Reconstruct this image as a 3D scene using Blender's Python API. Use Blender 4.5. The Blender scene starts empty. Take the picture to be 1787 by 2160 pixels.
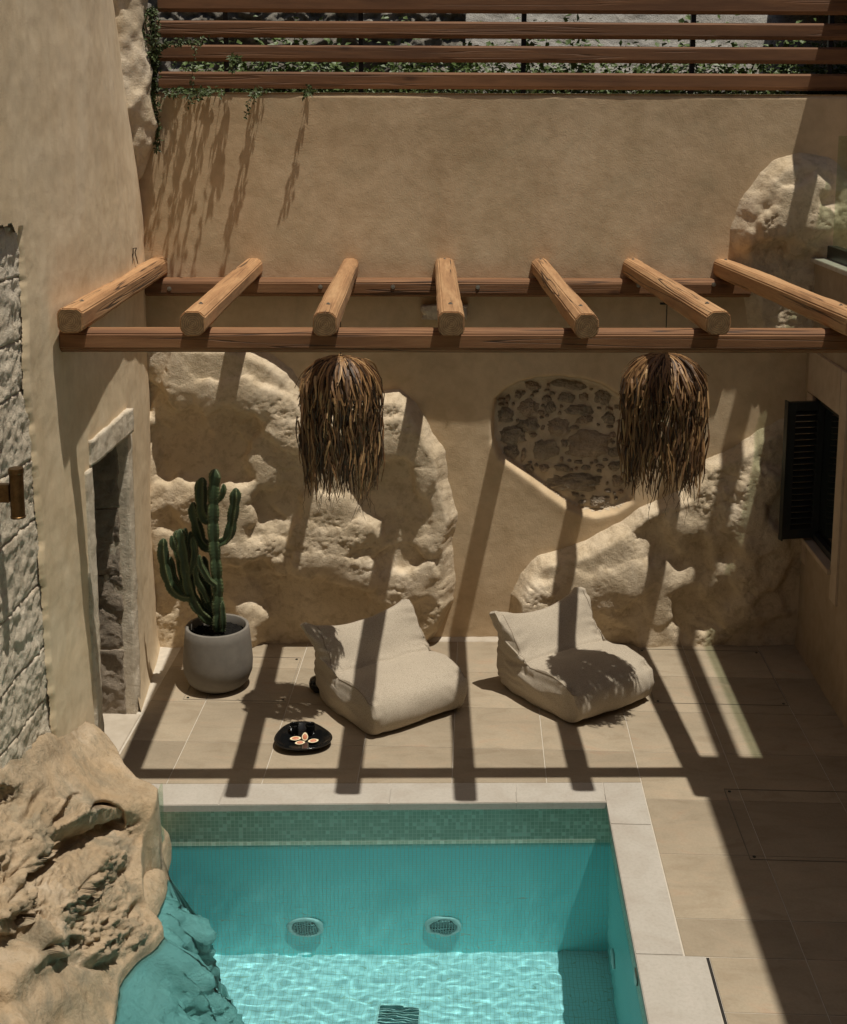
import bpy, bmesh, math, random
import numpy as np
from mathutils import Vector, Matrix, noise, Quaternion
random.seed(7); np.random.seed(7)
SC = bpy.context.scene
COL = SC.collection
R = math.radians

# ------------------------------------------------------------------ camera
F, PX, PY = 2674.8, 898.6, 703.5
PITCH, YAW, ROLL = 0.15995, 0.04014, 0.00357
CAM = Vector((2.52512, -7.93178, 4.08361))
def _axes():
    cy, sy, cp, sp, cr, sr = (math.cos(YAW), math.sin(YAW), math.cos(PITCH), math.sin(PITCH), math.cos(ROLL), math.sin(ROLL))
    rz = Matrix(((cy, -sy, 0), (sy, cy, 0), (0, 0, 1)))
    right = rz @ Vector((1, 0, 0)); fwd = rz @ Vector((0, cp, -sp)); up = right.cross(fwd)
    return cr*right + sr*up, -sr*right + cr*up, fwd
RT, UP, FW = _axes()
cam_d = bpy.data.cameras.new('camera'); cam = bpy.data.objects.new('camera', cam_d); COL.objects.link(cam)
m = Matrix((RT, UP, -FW)).transposed().to_4x4(); m.translation = CAM; cam.matrix_world = m
cam_d.sensor_fit = 'VERTICAL'; cam_d.sensor_height = 24; cam_d.lens = F/2160*24
cam_d.shift_x = -(PX-893.5)/2160; cam_d.shift_y = -(1080-PY)/2160
cam_d.clip_end = 500; cam_d.clip_start = .05
SC.camera = cam

# ------------------------------------------------------------------ light
TX, TY = 0.21, -0.142                      # direction to the sun per unit of height
world = bpy.data.worlds.new('World'); SC.world = world; world.use_nodes = True
wn = world.node_tree; bg = wn.nodes['Background']
sky = wn.nodes.new('ShaderNodeTexSky'); sky.sky_type = 'NISHITA'; sky.sun_disc = False
sky.sun_elevation = math.atan(1/math.hypot(TX, TY)); sky.sun_rotation = math.atan2(TX, TY)
sky.dust_density = 3.0; sky.air_density = .8; sky.ozone_density = .4
wn.links.new(sky.outputs[0], bg.inputs[0]); bg.inputs[1].default_value = .05
sun_d = bpy.data.lights.new('sun', 'SUN'); sun = bpy.data.objects.new('sun', sun_d); COL.objects.link(sun)
sun_d.cycles.is_caustics_light = True; sun_d.energy = 5.0; sun_d.angle = R(.55); sun_d.color = (1, .94, .83)
sun.rotation_euler = Vector((TX, TY, 1)).to_track_quat('Z', 'Y').to_euler(); sun.location = (4, -3, 12)
SC.view_settings.view_transform = 'Standard'; SC.view_settings.look = 'None'
SC.view_settings.gamma = 1; SC.view_settings.exposure = -0.42
SC.view_settings.use_curve_mapping = False
cy = SC.cycles
cy.use_denoising = True; cy.max_bounces = 8; cy.diffuse_bounces = 4; cy.transparent_max_bounces = 12
cy.sample_clamp_indirect = 4; cy.caustics_reflective = False

# ------------------------------------------------------------------ tracing: a picture point met with a real plane
def ray(x, y): return FW + RT*((x-PX)/F) - UP*((y-PY)/F)
def onZ(x, y, z=0.): d = ray(x, y); return CAM + d*((z-CAM.z)/d.z)
def onX(x, y, X): d = ray(x, y); return CAM + d*((X-CAM.x)/d.x)
def onY(x, y, Y): d = ray(x, y); return CAM + d*((Y-CAM.y)/d.y)
def wallY(x): return 1.694 + .053*x
def onW(x, y, off=0.):
    d = ray(x, y); t = (1.694+.053*CAM.x-off-CAM.y)/(d.y-.053*d.x); return CAM + d*t

# ------------------------------------------------------------------ node helpers
def mat(name):
    mt = bpy.data.materials.new(name); mt.use_nodes = True
    nt = mt.node_tree; b = nt.nodes['Principled BSDF']; return mt, nt, b
def nd(nt, t, **k):
    n = nt.nodes.new(t)
    for a, v in k.items():
        if a.startswith('i_'):
            key = a[2:]; key = int(key) if key.isdigit() else key.replace('_', ' ')
            n.inputs[key].default_value = v
        else: setattr(n, a, v)
    return n
def coords(nt, sc=(1, 1, 1), which='Object', rot=(0, 0, 0)):
    tc = nd(nt, 'ShaderNodeTexCoord'); mp = nd(nt, 'ShaderNodeMapping')
    mp.inputs['Scale'].default_value = sc; mp.inputs['Rotation'].default_value = rot
    nt.links.new(tc.outputs[which], mp.inputs[0]); return mp.outputs[0]
def nz(nt, vec, scale, detail=4, rough=.55, dist=0.):
    n = nd(nt, 'ShaderNodeTexNoise'); n.inputs['Scale'].default_value = scale; n.inputs['Detail'].default_value = detail
    n.inputs['Roughness'].default_value = rough; n.inputs['Distortion'].default_value = dist
    nt.links.new(vec, n.inputs['Vector']); return n.outputs['Fac']
def ramp(nt, fac, stops, interp='LINEAR'):
    r = nd(nt, 'ShaderNodeValToRGB'); r.color_ramp.interpolation = interp
    el = r.color_ramp.elements
    while len(el) < len(stops): el.new(.5)
    for e, (p, c) in zip(el, stops):
        e.position = p; e.color = (*c, 1) if len(c) == 3 else c
    nt.links.new(fac, r.inputs[0]); return r.outputs[0]
def mx(nt, fac, a, b, mode='MIX'):
    n = nd(nt, 'ShaderNodeMix', data_type='RGBA', blend_type=mode)
    for s, v in ((0, fac), (6, a), (7, b)):
        if hasattr(v, 'is_linked') or hasattr(v, 'links'): nt.links.new(v, n.inputs[s])
        else: n.inputs[s].default_value = (*v, 1) if isinstance(v, tuple) and len(v) == 3 else v
    return n.outputs[2]
def mth(nt, op, a, b=0., c=None):
    n = nd(nt, 'ShaderNodeMath', operation=op)
    for i, v in enumerate((a, b) if c is None else (a, b, c)):
        if hasattr(v, 'links'): nt.links.new(v, n.inputs[i])
        else: n.inputs[i].default_value = v
    return n.outputs[0]
def bump(nt, bs, h, strength, dist, prev=None):
    n = nd(nt, 'ShaderNodeBump'); n.inputs['Strength'].default_value = strength; n.inputs['Distance'].default_value = dist
    nt.links.new(h, n.inputs['Height'])
    if prev is not None: nt.links.new(prev, n.inputs['Normal'])
    nt.links.new(n.outputs[0], bs.inputs['Normal']); return n.outputs[0]
def objrand(nt):
    return nd(nt, 'ShaderNodeObjectInfo').outputs['Random']
def hsv(nt, col, val, sat=1., h=.5):
    n = nd(nt, 'ShaderNodeHueSaturation'); n.inputs['Saturation'].default_value = sat; n.inputs['Hue'].default_value = h
    nt.links.new(col, n.inputs['Color'])
    if hasattr(val, 'links'): nt.links.new(val, n.inputs['Value'])
    else: n.inputs['Value'].default_value = val
    return n.outputs[0]
def mr(nt, v, a, b, c=0., d=1.):
    n = nd(nt, 'ShaderNodeMapRange'); n.inputs[1].default_value = c; n.inputs[2].default_value = d
    n.inputs[3].default_value = a; n.inputs[4].default_value = b; nt.links.new(v, n.inputs[0]); return n.outputs[0]

# ------------------------------------------------------------------ materials
def plaster(name, dark, mid, light, stain=None, streak=False, grain=1.):
    mt, nt, b = mat(name); v = coords(nt)
    c = ramp(nt, nz(nt, v, 1.3, 5, .62, .6), [(.3, dark), (.5, mid), (.72, light)])
    c2 = ramp(nt, nz(nt, v, 9, 5, .6, .3), [(.3, (.80, .78, .74)), (.6, (1, 1, 1)), (.8, (1.0, 1.0, 1.0))])
    c = mx(nt, .7, c, c2, 'MULTIPLY')
    if streak:
        vs = coords(nt, (4, 4, .9)); s = ramp(nt, nz(nt, vs, 1.6, 5, .6), [(.42, (0, 0, 0)), (.75, (1, 1, 1))])
        c = mx(nt, mth(nt, 'MULTIPLY', s, .40), c, light)
        vs = coords(nt, (6, 6, 1.3)); s = ramp(nt, nz(nt, vs, 2.1, 5, .6), [(.5, (0, 0, 0)), (.8, (1, 1, 1))])
        c = mx(nt, mth(nt, 'MULTIPLY', s, .5), c, dark)
    if stain:
        s = ramp(nt, nz(nt, v, 2.2, 6, .6, 1.2), [(.52, (0, 0, 0)), (.75, (1, 1, 1))]); c = mx(nt, mth(nt, 'MULTIPLY', s, .55), c, stain)
    nt.links.new(c, b.inputs['Base Color']); b.inputs['Roughness'].default_value = .93
    h = mth(nt, 'ADD', mth(nt, 'MULTIPLY', nz(nt, v, 22, 3, .5), .28), mth(nt, 'MULTIPLY', nz(nt, v, 95, 3, .6), .34))
    bump(nt, b, h, .5*grain, .010)
    return mt
M = {}
M['plaster'] = plaster('warm_plaster', (.53, .39, .235), (.65, .49, .31), (.74, .575, .38), stain=(.49, .395, .25))
M['plaster_left'] = plaster('pale_plaster', (.66, .505, .315), (.76, .60, .395), (.84, .695, .49), streak=True, grain=.7)
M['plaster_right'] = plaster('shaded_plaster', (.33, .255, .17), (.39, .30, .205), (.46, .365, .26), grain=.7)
def rockmat(name, a, b_, c, deep, grain=1., lichen_and_water=False):
    mt, nt, b = mat(name); v = coords(nt)
    col = ramp(nt, nz(nt, v, 2.4, 6, .62, .8), [(.3, a), (.52, b_), (.72, c)])
    f = ramp(nt, nz(nt, v, 12, 8, .7, .4), [(.36, (.62, .58, .52)), (.52, (1, 1, 1)), (.75, (1.0, 1.0, 1.0))])
    col = mx(nt, .6, col, f, 'MULTIPLY')
    p = ramp(nt, nz(nt, v, 45, 6, .7), [(.34, deep), (.42, (1, 1, 1))]); col = mx(nt, .45, col, p, 'MULTIPLY')
    if lichen_and_water:
        l = ramp(nt, nz(nt, v, 3.6, 8, .72, .9), [(.50, (0, 0, 0)), (.64, (1, 1, 1))]); col = mx(nt, mth(nt, 'MULTIPLY', l, .55), col, (.21, .20, .145))
        l = ramp(nt, nz(nt, v, 1.9, 5, .6, .5), [(.52, (0, 0, 0)), (.68, (1, 1, 1))]); col = mx(nt, mth(nt, 'MULTIPLY', l, .45), col, (.56, .38, .21))
    if lichen_and_water:   # pale aqua put in under the waterline, imitating light through the water
        sp = nd(nt, 'ShaderNodeSeparateXYZ'); tcz = nd(nt, 'ShaderNodeNewGeometry'); nt.links.new(tcz.outputs['Position'], sp.inputs[0])
        col = mx(nt, mr(nt, sp.outputs[2], .88, 0., -.34, -.285), col, (.66, .86, .80))
    nt.links.new(col, b.inputs['Base Color']); b.inputs['Roughness'].default_value = .95
    h = mth(nt, 'ADD', mth(nt, 'MULTIPLY', nz(nt, v, 18, 9, .72, .4), .9), mth(nt, 'MULTIPLY', nz(nt, v, 85, 5, .75), .5))
    bump(nt, b, h, .85*grain, .022); return mt
M['rock'] = rockmat('limewashed_rock', (.60, .48, .32), (.70, .575, .41), (.78, .66, .50), (.66, .58, .48), .75)
M['rock_front'] = rockmat('pool_rock', (.40, .315, .21), (.56, .425, .275), (.66, .545, .40), (.52, .47, .38), 1.15, True)
M['stone'] = rockmat('old_stone', (.34, .26, .18), (.52, .41, .30), (.72, .60, .46), (.3, .24, .17), 1.5)
M['mortar'] = plaster('grey_mortar', (.56, .455, .32), (.64, .525, .38), (.70, .585, .44), grain=1.6)
M['limestone'] = rockmat('pale_limestone', (.66, .56, .42), (.78, .675, .52), (.86, .76, .61), (.55, .47, .37), 1.2)
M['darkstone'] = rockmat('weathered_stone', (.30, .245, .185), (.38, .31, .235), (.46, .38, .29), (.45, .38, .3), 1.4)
M['greystone'] = rockmat('grey_rubble', (.12, .11, .085), (.22, .20, .165), (.42, .39, .34), (.2, .18, .14), 1.3)
M['whitewash'] = rockmat('whitewashed_rubble', (.38, .355, .31), (.48, .455, .41), (.55, .53, .48), (.55, .48, .4), 1.5)

def woodmat(name, dark, mid, light, crack=.8, along=0):
    mt, nt, b = mat(name)
    sc = [11, 11, 11]; sc[along] = .9
    v = coords(nt, tuple(sc)); r = objrand(nt)
    comb = nd(nt, 'ShaderNodeVectorMath', operation='ADD'); cx = nd(nt, 'ShaderNodeCombineXYZ')
    nt.links.new(mth(nt, 'MULTIPLY', r, 37.), cx.inputs[0]); nt.links.new(mth(nt, 'MULTIPLY', r, 17.), cx.inputs[1])
    nt.links.new(v, comb.inputs[0]); nt.links.new(cx.outputs[0], comb.inputs[1]); vv = comb.outputs[0]
    g = nz(nt, vv, 1.1, 6, .6, .5); fine = nz(nt, vv, 5.5, 5, .65, .2)
    c = ramp(nt, g, [(.3, dark), (.5, mid), (.72, light)])
    c = mx(nt, .5, c, ramp(nt, fine, [(.3, (.55, .5, .45)), (.6, (1, 1, 1))]), 'MULTIPLY')
    sc2 = [26, 26, 26]; sc2[along] = .55
    v2 = coords(nt, tuple(sc2)); a2 = nd(nt, 'ShaderNodeVectorMath', operation='ADD')
    nt.links.new(v2, a2.inputs[0]); nt.links.new(cx.outputs[0], a2.inputs[1])
    cr = nz(nt, a2.outputs[0], .55, 2, .5, .3)
    line = mth(nt, 'ABSOLUTE', mth(nt, 'SUBTRACT', cr, .5))
    line = ramp(nt, line, [(.004, (0, 0, 0)), (.016, (1, 1, 1))])
    msk = ramp(nt, nz(nt, vv, .35, 2), [(.45, (0, 0, 0)), (.50, (1, 1, 1))])
    crackm = mx(nt, msk, (1., 1., 1.), line)
    c = mx(nt, crack, c, crackm, 'MULTIPLY')
    # knots
    vo = nd(nt, 'ShaderNodeTexVoronoi'); sc3 = [5, 5, 5]; sc3[along] = 1.6
    nt.links.new(coords(nt, tuple(sc3)), vo.inputs['Vector']); vo.inputs['Scale'].default_value = 1.
    k = ramp(nt, vo.outputs['Distance'], [(.04, (.35, .28, .22)), (.12, (1, 1, 1))]); c = mx(nt, .8, c, k, 'MULTIPLY')
    nt.links.new(hsv(nt, c, mr(nt, r, .85, 1.15)), b.inputs['Base Color']); b.inputs['Roughness'].default_value = .78
    h = mth(nt, 'ADD', mth(nt, 'MULTIPLY', fine, .25), crackm); bump(nt, b, h, .5, .006)
    return mt
M['log'] = woodmat('honey_log_wood', (.33, .17, .075), (.45, .25, .115), (.55, .335, .165))
M['beam'] = woodmat('beam_wood', (.165, .074, .030), (.245, .115, .047), (.33, .168, .075), .7)
M['board'] = woodmat('fence_board_wood', (.135, .062, .028), (.19, .088, .038), (.25, .118, .05), .35)
def endgrain():
    mt, nt, b = mat('end_grain_wood'); tc = nd(nt, 'ShaderNodeTexCoord'); r = objrand(nt)
    mp = nd(nt, 'ShaderNodeMapping'); nt.links.new(tc.outputs['Object'], mp.inputs[0]); mp.inputs['Scale'].default_value = (0, 1, 1)
    w = nd(nt, 'ShaderNodeTexWave', wave_type='RINGS', rings_direction='X'); nt.links.new(mp.outputs[0], w.inputs[0])
    w.inputs['Scale'].default_value = 28; w.inputs['Distortion'].default_value = 2.5; w.inputs['Detail'].default_value = 3
    c = ramp(nt, w.outputs[1], [(0, (.17, .10, .045)), (1, (.29, .18, .08))])
    n = nz(nt, mp.outputs[0], 30, 6, .7); c = mx(nt, .6, c, ramp(nt, n, [(.35, (.4, .33, .26)), (.6, (1, 1, 1))]), 'MULTIPLY')
    nt.links.new(c, b.inputs['Base Color']); b.inputs['Roughness'].default_value = .85
    bump(nt, b, n, .6, .004); return mt
M['endgrain'] = endgrain()
def simple(name, col, rough=.6, metal=0., nscale=0., namp=.3, bumpd=0., spec=.5, coat=0.):
    mt, nt, b = mat(name); b.inputs['Roughness'].default_value = rough; b.inputs['Metallic'].default_value = metal
    b.inputs['Specular IOR Level'].default_value = spec; b.inputs['Coat Weight'].default_value = coat
    if nscale:
        v = coords(nt); n = nz(nt, v, nscale, 5, .6)
        c = mx(nt, 1., col, ramp(nt, n, [(.3, (1-namp,)*3), (.7, (1+namp*.3,)*3)]), 'MULTIPLY'); nt.links.new(c, b.inputs['Base Color'])
        if bumpd: bump(nt, b, n, .6, bumpd)
    else: b.inputs['Base Color'].default_value = (*col, 1)
    return mt
M['black_steel'] = simple('black_steel', (.012, .012, .013), .5, .2)
M['zinc'] = simple('zinc_bolt', (.45, .44, .40), .4, .9)
M['bronze'] = simple('aged_bronze', (.16, .09, .035), .38, .85, 30, .45)
M['shutter'] = simple('dark_grey_paint', (.030, .033, .030), .45, 0, 12, .2)
M['darkframe'] = simple('dark_green_metal', (.02, .028, .026), .35, .3)
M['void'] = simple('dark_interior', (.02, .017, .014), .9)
M['cable'] = simple('black_cable', (.01, .01, .01), .6)
M['ceramic'] = simple('black_ceramic', (.006, .0065, .007), .16, 0, spec=.6)
M['clay'] = simple('dark_clay_pot', (.20, .18, .152), .8, 0, 14, .16, .001)
M['soil'] = simple('black_gravel_soil', (.014, .013, .011), .95, 0, 90, .6, .006, spec=.15)
M['figskin'] = simple('fig_skin', (.20, .24, .05), .5, 0, 60, .3)
M['figrim'] = simple('fig_rim', (.80, .66, .42), .6)
M['figflesh'] = simple('fig_flesh', (.62, .20, .08), .5, 0, 300, .5, .001)
M['leaf'] = simple('creeper_leaf', (.085, .12, .038), .55, 0, 6, .5)
M['leaf2'] = simple('vine_leaf', (.10, .15, .035), .5, 0, 5, .45)
M['stem'] = simple('brown_stem', (.07, .05, .03), .8)
M['grout'] = simple('pale_grout', (.58, .52, .43), .9, 0, 20, .15)
M['lime'] = plaster('lime_skirting', (.44, .375, .29), (.52, .45, .36), (.58, .51, .42), grain=.6)
M['earth'] = simple('dry_earth', (.09, .065, .04), .95, 0, 3, .5, .02)

def tilemat():
    mt, nt, b = mat('sandstone_tile'); v = coords(nt, which='Object'); r = objrand(nt)
    cx = nd(nt, 'ShaderNodeCombineXYZ'); nt.links.new(mth(nt, 'MULTIPLY', r, 61.), cx.inputs[0]); nt.links.new(mth(nt, 'MULTIPLY', r, 23.), cx.inputs[1])
    a = nd(nt, 'ShaderNodeVectorMath', operation='ADD'); nt.links.new(v, a.inputs[0]); nt.links.new(cx.outputs[0], a.inputs[1])
    mp = nd(nt, 'ShaderNodeMapping'); mp.inputs['Scale'].default_value = (1, 2.3, 1); mp.inputs['Rotation'].default_value = (0, 0, .3); nt.links.new(a.outputs[0], mp.inputs[0])
    band = nz(nt, mp.outputs[0], 2.6, 6, .6, 1.4)
    c = ramp(nt, band, [(.3, (.335, .265, .182)), (.48, (.385, .318, .228)), (.62, (.41, .328, .232)), (.78, (.40, .27, .18))])
    sp = ramp(nt, nz(nt, a.outputs[0], 60, 4, .7), [(.3, (.86, .85, .83)), (.6, (1, 1, 1))]); c = mx(nt, .8, c, sp, 'MULTIPLY')
    scr = ramp(nt, nz(nt, a.outputs[0], 9, 9, .75, .6), [(.64, (0, 0, 0)), (.74, (1, 1, 1))]); c = mx(nt, mth(nt, 'MULTIPLY', scr, .35), c, (.66, .58, .48))
    dst = ramp(nt, nz(nt, coords(nt), 1.1, 5, .6), [(.32, (.80, .79, .77)), (.62, (1.0, 1.0, 1.0))]); c = mx(nt, 1., c, dst, 'MULTIPLY')
    nt.links.new(hsv(nt, c, mr(nt, r, .90, 1.08)), b.inputs['Base Color']); b.inputs['Roughness'].default_value = .7
    bump(nt, b, nz(nt, a.outputs[0], 70, 4), .15, .003); return mt
M['tile'] = tilemat()
def copingmat():
    mt, nt, b = mat('pink_limestone_coping'); v = coords(nt)
    c = ramp(nt, nz(nt, v, 3.2, 6, .6, .7), [(.3, (.40, .355, .30)), (.55, (.45, .415, .36)), (.75, (.48, .44, .385))])
    c = mx(nt, .7, c, ramp(nt, nz(nt, v, 50, 5, .7), [(.25, (.8, .78, .75)), (.55, (1, 1, 1))]), 'MULTIPLY')
    nt.links.new(c, b.inputs['Base Color']); b.inputs['Roughness'].default_value = .75; bump(nt, b, nz(nt, v, 90, 4), .2, .003); return mt
M['coping'] = copingmat()
def mosaic():
    mt, nt, b = mat('green_glass_mosaic'); tc = nd(nt, 'ShaderNodeTexCoord'); P = .0243
    ge = nd(nt, 'ShaderNodeNewGeometry'); sx = nd(nt, 'ShaderNodeSeparateXYZ'); nt.links.new(ge.outputs['Normal'], sx.inputs[0])
    p = nd(nt, 'ShaderNodeSeparateXYZ'); nt.links.new(tc.outputs['Object'], p.inputs[0])
    ax = mth(nt, 'GREATER_THAN', mth(nt, 'ABSOLUTE', sx.outputs[0]), .7); az = mth(nt, 'GREATER_THAN', mth(nt, 'ABSOLUTE', sx.outputs[2]), .7)
    def pick(f, a, c):
        n = nd(nt, 'ShaderNodeMix', data_type='FLOAT'); nt.links.new(f, n.inputs[0]); nt.links.new(a, n.inputs[2]); nt.links.new(c, n.inputs[3]); return n.outputs[0]
    u = pick(ax, p.outputs[0], p.outputs[1]); w = pick(az, p.outputs[2], p.outputs[1])
    u = mth(nt, 'DIVIDE', u, P); w = mth(nt, 'DIVIDE', w, P)
    cell = nd(nt, 'ShaderNodeCombineXYZ'); nt.links.new(mth(nt, 'FLOOR', u), cell.inputs[0]); nt.links.new(mth(nt, 'FLOOR', w), cell.inputs[1])
    wn_ = nd(nt, 'ShaderNodeTexWhiteNoise', noise_dimensions='3D'); nt.links.new(cell.outputs[0], wn_.inputs['Vector'])
    c = ramp(nt, wn_.outputs['Value'], [(0, (.34, .46, .34)), (.55, (.39, .51, .39)), (.80, (.43, .56, .43)), (.86, (.50, .64, .51)), (1, (.56, .70, .57))])
    fu = mth(nt, 'FRACT', u); fw = mth(nt, 'FRACT', w)
    e = mth(nt, 'MINIMUM', mth(nt, 'MINIMUM', fu, mth(nt, 'SUBTRACT', 1., fu)), mth(nt, 'MINIMUM', fw, mth(nt, 'SUBTRACT', 1., fw)))
    g = mth(nt, 'LESS_THAN', e, .055)
    lw = mr(nt, p.outputs[2], .93, 0., -.36, -.28); c = mx(nt, lw, c, (.40, .94, .94))  # turquoise put into the submerged tiles, in place of the water's absorption
    fl = mth(nt, 'GREATER_THAN', sx.outputs[2], .7); c = mx(nt, mth(nt, 'MULTIPLY', fl, .75), c, (.93, .92, .92))
    c = mx(nt, g, c, (.60, .64, .54))
    nt.links.new(c, b.inputs['Base Color'])
    nt.links.new(mr(nt, g, .22, .8), b.inputs['Roughness'])
    bump(nt, b, mth(nt, 'SUBTRACT', 1., g), .3, .0015); return mt
M['mosaic'] = mosaic()
def fabric():
    mt, nt, b = mat('beige_woven_fabric'); v = coords(nt)
    n = nz(nt, v, 210, 3, .7); l = nz(nt, v, 3, 3)
    c = ramp(nt, n, [(.32, (.26, .215, .16)), (.5, (.46, .395, .305)), (.7, (.56, .49, .39))])
    c = mx(nt, .6, c, ramp(nt, l, [(.3, (.88, .87, .86)), (.7, (1, 1, 1))]), 'MULTIPLY')
    nt.links.new(c, b.inputs['Base Color']); b.inputs['Roughness'].default_value = .95; b.inputs['Sheen Weight'].default_value = .15
    w = nz(nt, v, 9, 3, .5)
    bump(nt, b, mth(nt, 'ADD', mth(nt, 'MULTIPLY', n, .3), mth(nt, 'MULTIPLY', w, .8)), .6, .006); return mt
M['fabric'] = fabric()
def fringe():
    mt, nt, b = mat('dried_vine_fringe'); at = nd(nt, 'ShaderNodeAttribute', attribute_name='tone')
    c = ramp(nt, at.outputs['Fac'], [(0, (.05, .027, .012)), (.35, (.18, .092, .038)), (.7, (.36, .20, .08)), (1, (.55, .36, .17))])
    v = coords(nt, (60, 60, 6)); c = mx(nt, .6, c, ramp(nt, nz(nt, v, 1., 4), [(.3, (.55, .5, .45)), (.65, (1, 1, 1))]), 'MULTIPLY')
    nt.links.new(c, b.inputs['Base Color']); b.inputs['Roughness'].default_value = .6; return mt
M['fringe'] = fringe()
def cactusmat():
    mt, nt, b = mat('cactus_green'); v = coords(nt); at = nd(nt, 'ShaderNodeAttribute', attribute_name='rib')
    c = ramp(nt, nz(nt, v, 8, 5, .6), [(.3, (.028, .046, .022)), (.6, (.045, .074, .030)), (.8, (.085, .105, .042))])
    c = mx(nt, mth(nt, 'MULTIPLY', at.outputs['Fac'], .45), c, (.22, .25, .10))
    nt.links.new(c, b.inputs['Base Color']); b.inputs['Roughness'].default_value = .58; c = mx(nt, .0, c, c); return mt
M['cactus'] = cactusmat()
def glassmat(name, tint, rough=.02, fac=1.):
    mt = bpy.data.materials.new(name); mt.use_nodes = True; nt = mt.node_tree; nt.nodes.clear()
    o = nd(nt, 'ShaderNodeOutputMaterial'); t = nd(nt, 'ShaderNodeBsdfTransparent'); t.inputs[0].default_value = (*tint, 1)
    g = nd(nt, 'ShaderNodeBsdfGlossy'); g.inputs['Roughness'].default_value = rough
    fr = nd(nt, 'ShaderNodeFresnel'); fr.inputs[0].default_value = 1.45
    ms = nd(nt, 'ShaderNodeMixShader'); nt.links.new(mth(nt, 'MULTIPLY', fr.outputs[0], fac), ms.inputs[0]); nt.links.new(t.outputs[0], ms.inputs[1]); nt.links.new(g.outputs[0], ms.inputs[2])
    nt.links.new(ms.outputs[0], o.inputs[0]); return mt, nt, t, g, o
M['glass'] = glassmat('clear_glass', (.86, .92, .85), .02, .30)[0]
def watermat():
    mt = bpy.data.materials.new('pool_water'); mt.use_nodes = True; nt = mt.node_tree; nt.nodes.clear()
    o = nd(nt, 'ShaderNodeOutputMaterial'); t = nd(nt, 'ShaderNodeBsdfRefraction'); t.inputs['IOR'].default_value = 1.33; t.inputs['Roughness'].default_value = 0
    t.inputs['Color'].default_value = (.64, .94, .98, 1)
    g = nd(nt, 'ShaderNodeBsdfGlossy'); g.inputs['Roughness'].default_value = .02
    fr = nd(nt, 'ShaderNodeFresnel'); fr.inputs[0].default_value = 1.33; ge = nd(nt, 'ShaderNodeNewGeometry')
    ms = nd(nt, 'ShaderNodeMixShader'); nt.links.new(mth(nt, 'MULTIPLY', fr.outputs[0], mth(nt, 'SUBTRACT', .7, ge.outputs['Backfacing'])), ms.inputs[0])
    nt.links.new(t.outputs[0], ms.inputs[1]); nt.links.new(g.outputs[0], ms.inputs[2]); nt.links.new(ms.outputs[0], o.inputs[0]); return mt
M['water'] = watermat()

# ------------------------------------------------------------------ object helpers
def link(name, me, mats, parent=None, smooth=False, kind=None, loc=None):
    o = bpy.data.objects.new(name, me); COL.objects.link(o)
    for mm in (mats if isinstance(mats, (list, tuple)) else [mats]): me.materials.append(mm)
    if smooth: me.polygons.foreach_set('use_smooth', [True]*len(me.polygons))
    if parent: o.parent = parent
    if kind: o['kind'] = kind
    if loc is not None: o.location = loc
    return o
def from_bm(name, bm, mats, parent=None, **k):
    me = bpy.data.meshes.new(name); bm.to_mesh(me); bm.free(); return link(name, me, mats, parent, **k)
def tag(o, label, cat, group=None):
    o['label'] = label; o['category'] = cat
    if group: o['group'] = group
    return o
def thing(name, label, cat, loc=(0, 0, 0), rz=0, group=None):
    o = bpy.data.objects.new(name, None); COL.objects.link(o); o.location = loc; o.rotation_euler = (0, 0, rz)
    return tag(o, label, cat, group)
def bx(bm, x0, x1, y0, y1, z0, z1, mi=0):
    vs = [bm.verts.new(p) for p in ((x0,y0,z0),(x1,y0,z0),(x1,y1,z0),(x0,y1,z0),(x0,y0,z1),(x1,y0,z1),(x1,y1,z1),(x0,y1,z1))]
    for f in ((3,2,1,0),(4,5,6,7),(0,1,5,4),(1,2,6,5),(2,3,7,6),(3,0,4,7)):
        fc = bm.faces.new([vs[i] for i in f]); fc.material_index = mi
def box(name, x0, x1, y0, y1, z0, z1, mt, parent=None, bev=0., **k):
    bm = bmesh.new(); bx(bm, x0, x1, y0, y1, z0, z1)
    if bev: bmesh.ops.bevel(bm, geom=bm.edges[:], offset=bev, segments=2, affect='EDGES')
    return from_bm(name, bm, mt, parent, **k)
def prism(bm, pts, z0, z1, bev=0.):
    lo = [bm.verts.new((x, y, z0)) for x, y in pts]; hi = [bm.verts.new((x, y, z1)) for x, y in pts]
    bm.faces.new(lo[::-1]); bm.faces.new(hi); n = len(pts)
    for i in range(n): bm.faces.new((lo[i], lo[(i+1) % n], hi[(i+1) % n], hi[i]))
def grid_mesh(name, P, mt, parent=None, keep=None, smooth=True, **k):
    """P: (nv, nu, 3) array of points"""
    nv, nu = P.shape[:2]; idx = np.arange(nv*nu).reshape(nv, nu)
    q = np.stack([idx[:-1, :-1], idx[:-1, 1:], idx[1:, 1:], idx[1:, :-1]], -1)
    if keep is not None: q = q[keep]
    q = q.reshape(-1, 4)
    used = np.unique(q); rm = np.full(nv*nu, -1); rm[used] = np.arange(len(used)); q = rm[q]; V = P.reshape(-1, 3)[used]
    me = bpy.data.meshes.new(name); me.from_pydata(V.tolist(), [], q.tolist()); me.update()
    return link(name, me, mt, parent, smooth=smooth, **k)
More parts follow.
